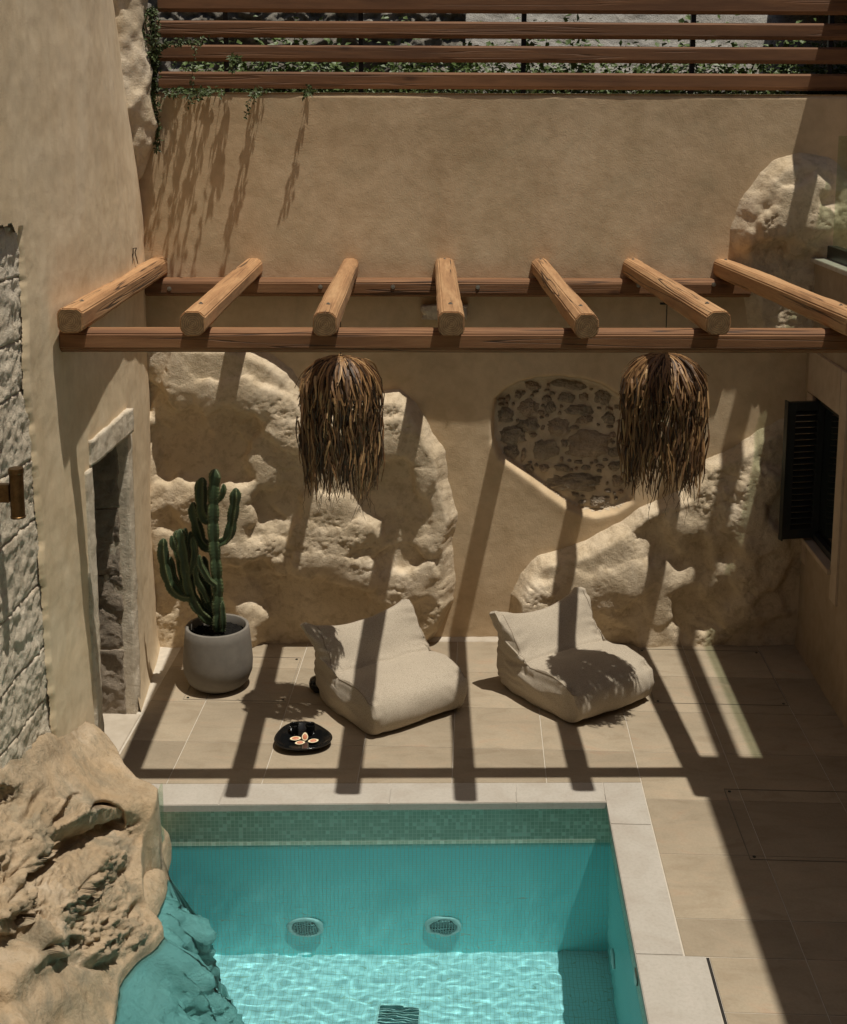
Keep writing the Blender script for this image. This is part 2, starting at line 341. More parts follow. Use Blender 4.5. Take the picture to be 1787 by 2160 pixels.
def tube(bm, pts, rad, n=6, cap=True):
    rings = []; pts = [Vector(p) for p in pts]
    for i, p in enumerate(pts):
        d = (pts[min(i+1, len(pts)-1)]-pts[max(i-1, 0)]).normalized()
        a = d.orthogonal().normalized() if i == 0 else (a - d*a.dot(d)).normalized()
        b = d.cross(a); r = rad[i] if isinstance(rad, (list, tuple)) else rad
        rings.append([bm.verts.new(p + (a*math.cos(t)+b*math.sin(t))*r) for t in [2*math.pi*j/n for j in range(n)]])
    for r0, r1 in zip(rings, rings[1:]):
        for j in range(n): bm.faces.new((r0[j], r0[(j+1) % n], r1[(j+1) % n], r1[j]))
    if cap and n > 2: bm.faces.new(rings[0][::-1]); bm.faces.new(rings[-1])
def lathe(bm, prof, n=40, c=(0, 0), shape=None):
    rings = []
    for r, z in prof:
        ring = []
        for j in range(n):
            t = 2*math.pi*j/n; s = shape(t) if shape else 1
            ring.append(bm.verts.new((c[0]+r*s*math.cos(t), c[1]+r*s*math.sin(t), z)))
        rings.append(ring)
    for a, b in zip(rings, rings[1:]):
        for j in range(n): bm.faces.new((a[j], a[(j+1) % n], b[(j+1) % n], b[j]))
    return rings
def fbm(x, y, z, sc, oct_=4, rough=.5): return noise.fractal(Vector((x*sc, y*sc, z*sc)), 1-rough+.25, 2.0, oct_)
def fbm_arr(X, Y, Z, sc, oct_=4):
    out = np.empty(X.size); xs, ys, zs = X.ravel()*sc, Y.ravel()*sc, Z.ravel()*sc
    fr = noise.fractal
    for i in range(X.size): out[i] = fr((xs[i], ys[i], zs[i]), .9, 2.0, oct_)
    return out.reshape(X.shape)
def ridged(X, Y, Z, sc, oct_=4):
    out = np.empty(X.size); xs, ys, zs = X.ravel()*sc, Y.ravel()*sc, Z.ravel()*sc; fr = noise.ridged_multi_fractal
    for i in range(X.size): out[i] = fr((xs[i], ys[i], zs[i]), .9, 2.1, oct_, 1.0, 2.0)
    return out.reshape(X.shape)
def inside(X, Z, poly):
    c = np.zeros(X.shape, bool); n = len(poly)
    for i in range(n):
        x0, z0 = poly[i]; x1, z1 = poly[(i+1) % n]
        if z0 == z1: continue
        k = ((z0 > Z) != (z1 > Z)) & (X < (x1-x0)*(Z-z0)/(z1-z0)+x0); c ^= k
    return c
def pdist(X, Z, poly):
    d = np.full(X.shape, 1e9); n = len(poly)
    for i in range(n):
        x0, z0 = poly[i]; x1, z1 = poly[(i+1) % n]; dx, dz = x1-x0, z1-z0; L = dx*dx+dz*dz+1e-12
        t = np.clip(((X-x0)*dx+(Z-z0)*dz)/L, 0, 1); d = np.minimum(d, np.hypot(X-x0-t*dx, Z-z0-t*dz))
    return np.where(inside(X, Z, poly), d, -d)
def sstep(x, a, b): t = np.clip((x-a)/(b-a), 0, 1); return t*t*(3-2*t)
def rbf(X, Z, pts, sig):
    num = np.zeros(X.shape); den = np.full(X.shape, 1e-9)
    for x, z, h in pts:
        w = np.exp(-((X-x)**2+(Z-z)**2)/(2*sig*sig)) + 1e-6/((X-x)**2+(Z-z)**2+.01); num += w*h; den += w
    return num/den

# ================================================================== GROUND
box('ground', -60, 60, -60, 60, -2.8, -2.6, M['earth'], kind='structure')
INNER = lambda x: -.82+.0612*(x-.594)       # pool edge of the coping at the back
OUTER = lambda x: -.561+.0528*(x-.528)      # floor edge of the coping at the back
# sub floor (grout bed) in strips round the pool
bm = bmesh.new()
bx(bm, -.3, 5.2, -.55, 2.05, -.30, -.003); bx(bm, 3.42, 9, -8, -.55, -.30, -.0032); bx(bm, -1.5, 3.42, -8., -4.6, -.30, -.0031)
bx(bm, -1.5, .3, -.9, -.55, -.3, -.0034)
floor = from_bm('floor', bm, M['grout'], kind='structure')
# tiles
def clip(poly, a, b, c):   # keep a*x+b*y>=c
    out = []
    for i in range(len(poly)):
        p, q = poly[i], poly[(i+1) % len(poly)]; fp = a*p[0]+b*p[1]-c; fq = a*q[0]+b*q[1]-c
        if fp >= 0: out.append(p)
        if (fp >= 0) != (fq >= 0): t = fp/(fp-fq); out.append((p[0]+(q[0]-p[0])*t, p[1]+(q[1]-p[1])*t))
    return out
G = .0028
ys = [2.1, 1.8, 1.2, .6, 0, -.6, -1.2, -1.8, -2.112, -2.515, -3.1, -3.7, -4.3]
xs = [.2, .6, 1.2, 1.8, 2.4, 3.0, 3.6, 4.2, 4.8, 5.16]
for i in range(len(xs)-1):
    for j in range(len(ys)-1):
        x0, x1, y1, y0 = xs[i]+G, xs[i+1]-G, ys[j]-G, ys[j+1]+G
        if y1 > 2.0: y1 = 2.08
        if y0 > 1.79: y1 = 2.05
        poly = [(x0, y0), (x1, y0), (x1, y1), (x0, y1)]
        if x1 < 3.601:
            poly = clip(poly, -.0528, 1, OUTER(0)+.002)
        if len(poly) < 3 or max(p[1] for p in poly)-min(p[1] for p in poly) < .02: continue
        if x0 > 3.59 and x0 < 3.7:
            if y1 < -2.1: poly = clip(poly, 1, 0, 3.722)
        bm = bmesh.new(); cx_ = sum(p[0] for p in poly)/len(poly); cy_ = sum(p[1] for p in poly)/len(poly)
        dz = random.uniform(-.0004, .0004)
        prism(bm, [(x-cx_, y-cy_) for x, y in poly], -.012, dz)
        bmesh.ops.bevel(bm, geom=[e for e in bm.edges if all(v.co.z > -.005 for v in e.verts)], offset=.0012, segments=1, affect='EDGES')
        from_bm('tile', bm, M['tile'], floor, loc=(cx_, cy_, 0))
# strip of paving left of the first joint down to the wall
# coping
cop = bpy.data.objects.new('pool_coping', None); COL.objects.link(cop); cop['kind'] = 'structure'
def slab(pts, top=.0015, th=.045, mt='coping'):
    bm = bmesh.new(); prism(bm, pts, top-th, top)
    bmesh.ops.bevel(bm, geom=[e for e in bm.edges if all(v.co.z > top-.01 for v in e.verts)], offset=.004, segments=2, affect='EDGES')
    return from_bm('slab', bm, M[mt], cop)
cuts = [-.2, .98, 2.02, 2.80, 3.353]
for a, b in zip(cuts, cuts[1:]):
    slab([(a+.0006, INNER(a)), (b-.0006, INNER(b)), (b-.0006, OUTER(b)-.002), (a+.0006, OUTER(a)-.002)])
slab([(3.3542, INNER(3.353)), (3.353, -.9), (3.597, -.9), (3.597, OUTER(3.597)-.002), (3.3542, OUTER(3.354)-.002)])
slab([(3.353, -2.108), (3.594, -2.108), (3.597, -.9015), (3.353, -.9015)])
slab([(3.353, -3.2), (3.697, -3.2), (3.703, -2.1105), (3.353, -2.1105)]); slab([(3.353, -4.6), (3.69, -4.6), (3.697, -3.2015), (3.353, -3.2015)])
slab([(-1.5, -4.9), (3.69, -4.9), (3.69, -4.602), (-1.5, -4.602)])
# slot drain beside the wide coping
box('drain_slot', 3.7045, 3.719, -4.6, -2.118, -.035, -.0012, M['void'], floor)  # solid near-black bar, its colour stands in for the shade inside the gap

# pool shell
OV = .034
bm = bmesh.new()
ZB, XR = -1.65, 3.353+OV
pl = [(-1.4, -5.4), (XR, -5.4), (XR, INNER(XR)+OV), (-1.4, INNER(-1.4)+OV)]
lo = [bm.verts.new((x, y, ZB)) for x, y in pl]; hi = [bm.verts.new((x, y, -.0435)) for x, y in pl]
bm.faces.new(lo)
for i in range(4): bm.faces.new((lo[(i+1) % 4], lo[i], hi[i], hi[(i+1) % 4]))
pool = from_bm('pool_basin', bm, M['mosaic'], kind='structure')
# water body
WZ = -.29
bm = bmesh.new()
nx, ny = 300, 330; top = []
for j in range(ny+1):
    row = []
    for i in range(nx+1):
        u = i/nx; x = -1.399+u*(XR-.0005+1.399); y0 = -5.399; y1 = INNER(x)+OV-.0005; y = y0+(y1-y0)*j/ny
        q = noise.noise(Vector((x*1.7, y*1.7, 9)))*.6
        z = .00075*noise.noise(Vector((x*5+q, y*8, 0)))+.00055*noise.noise(Vector((x*11+q, y*20, 3)))+.00038*noise.noise(Vector((x*22, y*40+q, 6)))
        row.append(bm.verts.new((x, y, WZ+z)))
    top.append(row)
for j in range(ny):
    for i in range(nx): bm.faces.new((top[j][i], top[j][i+1], top[j+1][i+1], top[j+1][i]))
wat = from_bm('water', bm, M['water'], kind='structure', smooth=True); wat.cycles.is_caustics_caster = True
# pool fittings
M['white_plastic'] = simple('white_fitting', (.72, .74, .70), .4)
def pool_light(px, py, lab):
    t = thing('pool_light', lab, 'pool light', (px, INNER(px)+OV-.004, py), 0, 'round lights set in the back wall of the pool')
    bm = bmesh.new(); rings = lathe(bm, [(.085, 0), (.115, 0), (.115, .012), (.105, .02), (.085, .02), (.08, .006), (.0001, .006)], 36)
    bmesh.ops.rotate(bm, verts=bm.verts, matrix=Matrix.Rotation(R(90), 3, 'X')); from_bm('trim_ring', bm, M['white_plastic'], t, smooth=True)
    bm = bmesh.new()
    for k in range(-4, 5):
        h = math.sqrt(max(0, .078**2-(k*.017)**2)); bx(bm, k*.017-.003, k*.017+.003, -.022, -.014, -h, h)
        bx(bm, -h, h, -.021, -.015, k*.017-.0025, k*.017+.0025)
    from_bm('grille', bm, simple('grille_grey', (.35, .42, .40), .4), t)
pool_light(1.497, -1.31, 'left round pool light under the water of the back pool wall')
pool_light(2.357, -1.31, 'right round pool light under the water of the back pool wall')
p = Vector((2.112, -1.27, ZB))
t = thing('floor_drain', 'square drain grate on the sunlit pool floor', 'drain', (p.x, p.y-.02, ZB+.003))
box('frame', -.125, .125, -.14, .14, 0, .006, M['mosaic'], t)
bm = bmesh.new()
for k in range(13): bx(bm, -.115, .115, -.13+k*.0205, -.13+k*.0205+.010, .006, .014)
from_bm('grate', bm, simple('drain_grey', (.08, .13, .12), .5), t)
p = Vector((XR, -.99, -1.25))
t = thing('wall_inlet', 'oval water inlet low on the right pool wall', 'pool fitting', (XR-.003, p.y, p.z))
bm = bmesh.new(); lathe(bm, [(.03, 0), (.075, 0), (.07, .012), (.03, .014), (.001, .008)], 28); bmesh.ops.rotate(bm, verts=bm.verts, matrix=Matrix.Rotation(R(-90), 3, 'Y'))
from_bm('inlet_disc', bm, M['white_plastic'], t, smooth=True)
p = onX(1344, 2060, XR)
t = thing('pool_switch', 'small metal fitting just under the coping of the right pool wall', 'pool fitting', (XR-.002, p.y, p.z))
bm = bmesh.new(); lathe(bm, [(.012, 0), (.045, 0), (.042, .010), (.0, .012)], 24); bmesh.ops.rotate(bm, verts=bm.verts, matrix=Matrix.Rotation(R(-90), 3, 'Y'))
from_bm('button', bm, M['zinc'], t, smooth=True)

# hatches in the floor (thin metal frames)
M['hatch_line'] = simple('dark_hatch_frame', (.19, .17, .135), .7, .0); M['hatch_pale'] = simple('pale_hatch_frame', (.34, .30, .25), .5, .3)
def hatch(x0, x1, y0, y1, lab, mt='hatch_line', w=.0032):
    t = thing('floor_hatch', lab, 'access hatch', ((x0+x1)/2, (y0+y1)/2, .0012), 0, 'tiled access hatches in the floor'); a, b = (x1-x0)/2, (y1-y0)/2
    for (p, q, r, s) in ((-a, a, -b, -b+w), (-a, a, b-w, b), (-a, -a+w, -b+w, b-w), (a-w, a, -b+w, b-w)):
        box('edge_strip', p, q, r, s, 0, .0022, M[mt], t)
    for p, q in ((-a+.03, -b+.03), (a-.03, -b+.03), (a-.03, b-.03), (-a+.03, b-.03)):
        bm = bmesh.new(); lathe(bm, [(.0005, .003), (.009, .003), (.010, 0)], 12, (p, q)); from_bm('lift_screw', bm, M['darkframe'], t)
hatch(3.835, 4.796, .737, 1.700, 'square floor hatch by the back wall in front of the shuttered window')
hatch(4.106, 4.95, -1.241, -.46, 'shaded floor hatch right of the pool corner', w=.004)
hatch(.43, 1.183, .63, 1.397, 'pale framed floor hatch under and beside the cactus pot', 'hatch_pale')

# ================================================================== BACK WALL
wall = thing('courtyard_wall', 'long tan plastered wall at the back with the pergola fixed to it', 'wall')
z4 = lambda x, y: (887+x/1.93, 500+y/1.93)
NICHE = [(290,740),(300,660),(345,620),(400,590),(480,572),(560,566),(660,578),(740,600),(830,660),(870,760),(885,900),(880,1000),(862,1080),(800,1120),(720,1140),(650,1125),(590,1095),(520,1045),(450,990),(380,940),(325,900),(292,830)]
NICHE = [(onW(*z4(*q)).x, onW(*z4(*q)).z) for q in NICHE]
xg = np.linspace(-.35, 7.2, 470); zg = np.linspace(-.25, 4.352, 330)
X, Z = np.meshgrid(xg, zg)
nd1 = pdist(X, Z, NICHE)
h = .006*fbm_arr(X, X*0, Z, .9, 2) + .0011*fbm_arr(X, X*0+4, Z, 6, 3)
h += -.125*sstep(nd1, -.010, .030) + .003*np.exp(-((nd1+.035)/.04)**2)
top_e = sstep(Z, 4.325, 4.352); h -= .02*top_e
P = np.stack([X, 1.694+.053*X-h, Z], -1)
grid_mesh('plaster_face', P[:, :, :], M['plaster'], wall, smooth=True)
box('wall_core', -.3, 7.2, 2.16, 2.42, -.3, 4.34, M['plaster'], wall)
bm = bmesh.new()
for i in range(60):
    x0 = -.35+i*7.55/60; x1 = x0+7.55/60
    vs = [bm.verts.new(p) for p in ((x0, wallY(x0)-.004, 4.351), (x1, wallY(x1)-.004, 4.351), (x1, 2.4, 4.356), (x0, 2.4, 4.356))]; bm.faces.new(vs)
from_bm('wall_top', bm, M['lime'], wall)
# mortar bed tone inside the niche, and its stones
keep = (nd1 > .012)[:-1, :-1]
P2 = P.copy(); P2[:, :, 1] -= .008+.007*fbm_arr(X, X*0+3, Z, 14, 4)
grid_mesh('mortar_bed', P2, M['mortar'], wall, keep=keep)
STONES=[(2.978,2.073,.134,.067),(3.267,2.085,.288,.077),(2.86,2.0,.058,.067),(2.783,1.974,.038,.058),(3.086,1.97,.077,.058),(3.25,1.98,.144,.086),(3.385,1.986,.086,.067),(3.53,1.981,.134,.134),(2.769,1.832,.134,.125),(2.943,1.891,.154,.134),(3.12,1.901,.086,.096),(3.349,1.876,.249,.096),(3.393,1.798,.144,.077),(3.583,1.812,.115,.106),(2.955,1.752,.154,.115),(3.178,1.733,.192,.154),(2.82,1.673,.221,.154),(3.084,1.553,.23,.173),(3.423,1.599,.355,.23),(3.239,1.603,.058,.077),(2.812,1.533,.125,.106),(2.91,1.507,.038,.125),(3.639,1.533,.096,.086),(2.941,1.393,.115,.067),(3.077,1.399,.086,.077),(3.218,1.403,.125,.067),(3.414,1.403,.077,.048),(3.529,1.417,.067,.035),(3.642,1.413,.106,.086),(3.308,1.282,.499,.154),(3.671,1.292,.096,.096),(3.527,1.116,.182,.115),(3.649,1.191,.03,.03),(3.626,1.673,.058,.067)]
rq = random.Random(17); tries = 0
while len(STONES) < 92 and tries < 6000:
    tries += 1; x_, z_ = rq.uniform(2.68, 3.78), rq.uniform(1.05, 2.14); w_, h_ = rq.uniform(.024, .075), rq.uniform(.02, .045)
    if pdist(np.array([[x_]]), np.array([[z_]]), NICHE)[0, 0] < .06: continue
    if all(abs(x_-a_) > (w_+c_)*.5 or abs(z_-b_) > (h_+d_)*.5 for a_, b_, c_, d_ in STONES): STONES.append((x_, z_, w_, h_))
M['stone_dark'] = rockmat('dark_pitted_stone', (.30, .24, .17), (.60, .50, .38), (.86, .77, .62), (.2, .16, .11), 2.4)
for k, (x, z, w, hh) in enumerate(STONES):
    bm = bmesh.new(); bmesh.ops.create_icosphere(bm, subdivisions=4 if w > .08 else 3, radius=1)
    s = k*3.7
    for v in bm.verts:
        c = v.co.copy(); n1 = noise.fractal(c*1.3+Vector((s, 0, 0)), .9, 2, 4)
        n2 = noise.fractal(c*4.5+Vector((s, 9, 0)), .8, 2, 3)
        r = 1+.34*n1+.20*n2
        q = max(abs(c.x), abs(c.z), .6); c = c/(q**.25)
        v.co = Vector((c.x*w*.47*r, c.y*.030*r, c.z*hh*.47*r))
    o = from_bm('stone', bm, M['stone_dark' if k % 3 else 'stone'], wall, smooth=False, loc=(x, wallY(x)+.124, z)); o.rotation_euler = (0, random.uniform(-.15, .15), 0)
# lime skirting where the wall meets the floor
nx = 220; X = np.linspace(1.9, 4.2, nx); V = []
bm = bmesh.new(); prev = None
for i in range(nx):
    x = X[i]; wv = .026+.026*noise.noise(Vector((x*2.2, 1, 0)))+.008*noise.noise(Vector((x*11, 1, 0)))
    ends = min(1, (x-1.9)/.15, (4.2-x)/.4); wv *= max(ends, .15)
    pr = [(x, wallY(x)-.001, wv*.9), (x, wallY(x)-.012-wv*.25, wv*.5), (x, wallY(x)-.02-wv, .004), (x, wallY(x)-.022-wv, -.002)]
    cur = [bm.verts.new(p) for p in pr]
    if prev:
        for a in range(3): bm.faces.new((prev[a], prev[a+1], cur[a+1], cur[a]))
    prev = cur
from_bm('lime_skirting', bm, M['lime'], wall, smooth=True)
# small stone bracket behind the middle log
a, b = onW(890, 645), onW(987, 675)
t = thing('stone_bracket', 'pale stone block sticking out of the wall behind the middle log', 'stone', ((a.x+b.x)/2, wallY(2.28), 2.69))
bm = bmesh.new(); bmesh.ops.create_cube(bm, size=1); bmesh.ops.subdivide_edges(bm, edges=bm.edges[:], cuts=7, use_grid_fill=True)
for v in bm.verts:
    c = v.co.copy(); c = c*(1+.16*noise.fractal(c*2.5, .9, 2, 4)); v.co = Vector((c.x*.34, c.y*.16-.03, c.z*.11))
from_bm('block', bm, M['limestone'], t, smooth=True)

# boulders that bulge out of the wall
def boulder(name, label, outline, pts, s, ox, oy, amp, sig, mt, res=.0095, base=0., zmin=-.15, noise_amp=1., edge=.09, off=0.):
    f = lambda x, y: onW(ox+x/s, oy+y/s)
    poly = [(onW(x*1.0288, y*1.0288).x, onW(x*1.0288, y*1.0288).z) for x, y in outline]
    cp = [(f(x, y).x, f(x, y).z, hh) for x, y, hh in pts]
    x0, x1 = min(p[0] for p in poly)-.06, max(p[0] for p in poly)+.06; z0, z1 = max(zmin, min(p[1] for p in poly)-.06), max(p[1] for p in poly)+.06
    X, Z = np.meshgrid(np.arange(x0, x1, res), np.arange(z0, z1, res))
    wx = .03*fbm_arr(X, X*0+2, Z, 4.5, 4); wz = .03*fbm_arr(X, X*0+7, Z, 4.5, 4)
    Xw, Zw = X+wx, Z+wz
    d = pdist(X+wx*.5, Z+wz*.5, poly)
    H = (.62*rbf(Xw, Zw, cp, sig)+.38*rbf(Xw, Zw, cp, sig*2.3))*amp
    rd = ridged(Xw, X*0+3, Zw*1.35, 2.6, 5)-1.1
    f2 = fbm_arr(Xw, X*0+1, Zw*1.2, 7, 5); f3 = fbm_arr(X, X*0+5, Z*1.15, 22, 4)
    msk = .12+.88*sstep(fbm_arr(X, X*0+11, Z, 1.9, 2), -.05, .40)
    rd2 = ridged(Xw*1.0, X*0+8, Zw*1.5, 7.5, 5)-1.0; pitp = np.clip(fbm_arr(X, X*0+15, Z*1.2, 30, 3)-.28, 0, 1)
    H += noise_amp*(.016*rd*msk + .005*f2*msk + .0075*rd2*msk + .0034*f3*(.15+msk) - .022*pitp*msk)
    e = sstep(d, -.01, edge)
    Hh = H*e - .06*(1-sstep(d, -.05, .01)) + base
    # undercut: push points sideways a little for overhangs
    gz = np.gradient(Hh, res, axis=0)
    Zn = Z - .25*np.clip(Hh, 0, 1)*np.clip(gz, -1, 1)*.3
    P = np.stack([X, 1.694+.053*X-Hh-off, Zn], -1)
    keep = ((d > -.05)[:-1, :-1]) & ((d > -.05)[1:, 1:])
    o = grid_mesh(name, P, mt, keep=keep)
    return tag(o, label, 'boulder', 'boulders built into the back wall')
polyA=[(270,690),(500,700),(560,728),(600,756),(625,798),(640,840),(680,850),(720,830),(780,800),(820,798),(850,825),(880,870),(912,925),(917,980),(940,1055),(927,1100),(934,1180),(932,1230),(907,1280),(884,1312),(862,1350),(262,1400),(262,900)]
ptsA=[(100,90,.10),(250,150,.19),(350,100,.17),(500,120,.17),(650,100,.12),(760,170,.10),(830,230,.08),(250,260,.20),(400,275,.205),(550,255,.20),(700,300,.18),(780,330,.14),(700,370,.16),(50,60,.10),(40,100,.06),(50,300,.03),
(150,330,.08),(120,500,.04),(300,370,.07),(500,390,.055),(300,500,.045),(500,550,.045),(600,430,.07),(300,650,.05),(450,680,.05),(560,690,.06),(180,650,.05),(50,450,.12),(50,540,.12),(60,650,.13),(70,700,.14),
(150,760,.17),(250,745,.16),(300,780,.18),(500,770,.175),(600,765,.17),(100,850,.17),(200,900,.12),(280,850,.165),(450,850,.165),(560,870,.17),(550,960,.17),(60,1000,.15),(60,1100,.14),(160,1000,.17),
(740,430,.18),(800,470,.17),(700,520,.12),(770,570,.13),(680,680,.15),(660,640,.14),(740,720,.13),(680,800,.06),(700,900,.05),(790,830,.10),(760,780,.07),
(640,980,.10),(720,950,.12),(500,1080,.19),(600,1040,.18),(700,1040,.17),(760,1090,.16),(500,1180,.09),(650,1150,.07),(700,1250,.05),(850,1250,.06),(1000,1260,.055),(1100,1330,.055),(900,1400,.05),(700,1350,.055),(600,1300,.10),(580,1380,.15),(640,1400,.14),(620,1470,.16),(500,1400,.10),(700,1500,.045),(900,1500,.045),(1100,1480,.05),(200,1300,.09),(300,1200,.11),(350,1350,.08),(150,1500,.10),(250,1560,.12),
(950,830,.16),(1050,870,.17),(900,1000,.18),(1050,1000,.19),(1150,1000,.20),(900,1130,.205),(1050,1160,.205),(1200,1150,.195),(1200,1050,.16),(870,700,.10),(1000,700,.12),
(1300,300,.15),(1380,300,.14),(1350,450,.19),(1300,520,.195),(1450,450,.16),(1500,550,.165),(1550,600,.15),(1600,750,.13),(1520,700,.17),(1350,650,.10),(1400,750,.085),(1300,800,.085),(1450,850,.10),(1400,950,.09),(1500,950,.11),(1400,1100,.075),(1300,1130,.09),
(1600,800,.14),(1640,880,.14),(1600,950,.155),(1560,1000,.165),(1640,1100,.12),(1500,1200,.175),(1450,1250,.185),(1560,1250,.155),(1620,1250,.10),(1350,1230,.15),(1500,1350,.13),(1450,1420,.12),(1550,1400,.14),(1500,1500,.12),(1550,1550,.08)]
boulder('wall_boulder', 'largest pale boulder in the back wall, behind the cactus and left beanbag', polyA, ptsA, 2.4814, 290, 720, 1.25, .043, M['rock'])
polyB=[(1080,1400),(1040,1300),(1050,1215),(1070,1175),(1100,1140),(1200,1110),(1270,1070),(1310,1040),(1400,1000),(1440,945),(1500,920),(1550,885),(1600,860),(1680,840),(1700,1340),(1650,1400)]
ptsB=[(110,320,.10),(200,300,.14),(350,260,.16),(500,230,.17),(620,200,.17),(300,380,.20),(500,380,.21),(620,350,.20),(150,450,.20),(380,470,.205),(500,500,.19),(400,560,.12),(600,560,.12),(450,650,.08),(550,690,.06),(620,600,.12),(720,560,.16),(750,660,.14),(700,690,.16),(780,700,.12),(660,60,.15),(660,170,.07),(700,120,.05),(740,200,.05),(780,320,.16),(820,400,.17),(760,450,.15),(900,120,.18),(850,130,.16),(950,100,.14),(920,200,.07),(880,200,.15),(850,290,.06),(900,360,.13),(950,300,.08),(880,450,.08),(900,530,.06),(950,600,.07),(1000,660,.12),(950,680,.15),(870,620,.04),
(1060,180,.18),(1060,300,.18),(1040,400,.17),(1080,450,.09),(1100,250,.09),(1140,100,.2),(1180,30,.22),(1180,200,.25),(1150,280,.23),(1250,150,.2),(1200,400,.20),(1170,500,.20),(1150,560,.16),(1300,300,.18),(1300,500,.14),(1350,650,.10),(1200,680,.12),(1050,700,.10),(1162,-233,.14),(1239,-104,.2),(1046,-168,.10),(983,-40,.13),(919,24,.13),(1304,-297,.09),(1403,-390,.05),(1100,-20,.16),(1400,0,.12),(1450,400,.1)]
boulder('wall_boulder', 'broad boulder in the back wall between right beanbag and shuttered window', polyB, ptsB, 2.4814, 1087, 1060, 1.15, .056, M['rock'])
polyC=[(1500,500),(1497,470),(1520,410),(1560,350),(1590,325),(1640,312),(1700,322),(1760,370),(1800,430),(1800,700),(1540,700),(1515,560)]
ptsC=[(300,900,.12),(400,700,.15),(500,600,.17),(700,400,.15),(850,350,.12),(600,850,.22),(500,950,.22),(400,1000,.18),(700,700,.2),(450,1100,.06),(600,1150,.05),(800,1100,.12),(850,1000,.18),(800,850,.2),(900,700,.2),(1000,600,.2),(1080,500,.12),(1050,680,.1),(1100,800,.18),(950,900,.22),(1000,1050,.12),(900,1200,.06),(800,1250,.05),(850,1400,.10),(700,1350,.05),(500,1300,.05),(1200,700,.18),(1200,400,.12)]
boulder('wall_boulder', 'rounded pitted boulder high in the wall behind the glass balustrade', polyC, ptsC, 4.2, 1487, 260, .95, .04, M['rock'], edge=.12)
def blob(name, c, r, mt, amp=.18, sc=1.6, seed=0, sub=5, parent=None):
    bm = bmesh.new(); bmesh.ops.create_icosphere(bm, subdivisions=sub, radius=1)
    for v in bm.verts:
        q = v.co.copy(); w = Vector((q.x*r[0], q.y*r[1], q.z*r[2]))
        n1 = noise.fractal(w*sc*2.2+Vector((seed, 0, 0)), .9, 2, 3); n2 = noise.fractal(w*sc*8+Vector((seed, 5, 0)), .9, 2, 4)
        n3 = noise.ridged_multi_fractal(w*sc*3+Vector((seed, 2, 2)), .9, 2, 4, 1, 2)-1.
        s = 1+amp*(n1*1.0+.28*n2+.35*n3)
        v.co = w*s
    return from_bm(name, bm, mt, parent, smooth=True, loc=c)
# rock in the corner above the left wall: a lumpy column narrowing to its foot
bm = bmesh.new(); rings = []
prof = [(3.62, .02, .02), (3.72, .10, .05), (3.80, .14, .05), (3.95, .20, .05), (4.15, .235, .04), (4.4, .26, .02), (4.7, .28, .0), (4.95, .265, -.02), (5.15, .28, -.03), (5.5, .3, -.05)]
zz = np.linspace(3.62, 5.5, 120)
for z in zz:
    r = np.interp(z, [p[0] for p in prof], [p[1] for p in prof]); cx_ = np.interp(z, [p[0] for p in prof], [p[2] for p in prof])
    ring = []
    for j in range(90):
        t = 2*math.pi*j/90; q = Vector((math.cos(t), math.sin(t), z))
        n = .26*noise.fractal(Vector((q.x*.7, q.y*.7, z*1.9)), .9, 2, 3)+.10*(noise.ridged_multi_fractal(Vector((q.x*.8+3, q.y*.8, z*2.2)), .9, 2, 4, 1, 2)-1)+.035*noise.fractal(Vector((q.x*3, q.y*3, z*9)), .9, 2, 5)
        rr = r*(1+n)
        ring.append(bm.verts.new((-.150+cx_+q.x*rr*.92, 1.63+q.y*rr*1.1, z)))
    rings.append(ring)
for a, b in zip(rings, rings[1:]):
    for j in range(90): bm.faces.new((a[j], a[(j+1) % 90], b[(j+1) % 90], b[j]))
bm.faces.new(rings[0][::-1]); bm.faces.new(rings[-1])
tag(from_bm('rock_outcrop', bm, M['rock'], smooth=True), 'tall pale rock in the upper left corner beside the fence end', 'rock')

# ================================================================== LEFT BUILDING
left = thing('old_house', 'old plastered house wall along the left side with the stone doorway', 'house')
def XW(Y, Z):
    b = np.interp(Y, [-3.5, -.2, .4, .9, 1.3, 1.6, 1.85], [.165, .170, .150, .095, .045, -.005, -.06])
    lean = np.clip(Z-3.35, 0, 9)**1.25*.085*np.clip((Y+.2)/1.7, 0, 1.1)
    flare = .03*np.exp(-np.clip(Z, 0, 9)/.12)
    return b-lean+flare
yg = np.concatenate([np.linspace(-3.6, -1.60, 70), np.linspace(-1.595, -1.22, 90), np.linspace(-1.20, -.50, 35), np.linspace(-.485, .42, 50), np.linspace(.435, 1.9, 90)])
zg = np.concatenate([np.linspace(-.06, 2.10, 180), np.linspace(2.115, 3.75, 150), np.linspace(3.765, 6.3, 110)])
Yg, Zg = np.meshgrid(yg, zg)
Xg = XW(Yg, Zg) + .007*fbm_arr(Yg, Yg*0, Zg, 1.4, 3) + .0018*fbm_arr(Yg, Yg*0+3, Zg, 8, 3)
edge = np.interp(Zg, [-.1, .8, 1.2, 1.545, 1.9, 2.238, 2.774, 3.3, 3.597, 3.62], [-1.30, -1.302, -1.33, -1.36, -1.38, -1.40, -1.465, -1.45, -1.47, -9])
edge = edge + .022*fbm_arr(Yg*0, Yg*0+1, Zg, 5, 4)
topcut = 3.60+.09*fbm_arr(Yg, Yg*0+2, Yg*0, 3, 3)
rough = (Yg < edge) & (Zg < topcut)
hole = (Yg > -.49) & (Yg < .41) & (Zg < 2.095)
k = ~(rough | hole)
dd = np.clip((Yg-edge)/.05, 0, 1); nearr = (Zg < topcut+.02) & (Yg-edge < .05) & (Yg > edge-.05); Xg = np.where(nearr, Xg-.03*(1-dd)**2, Xg)
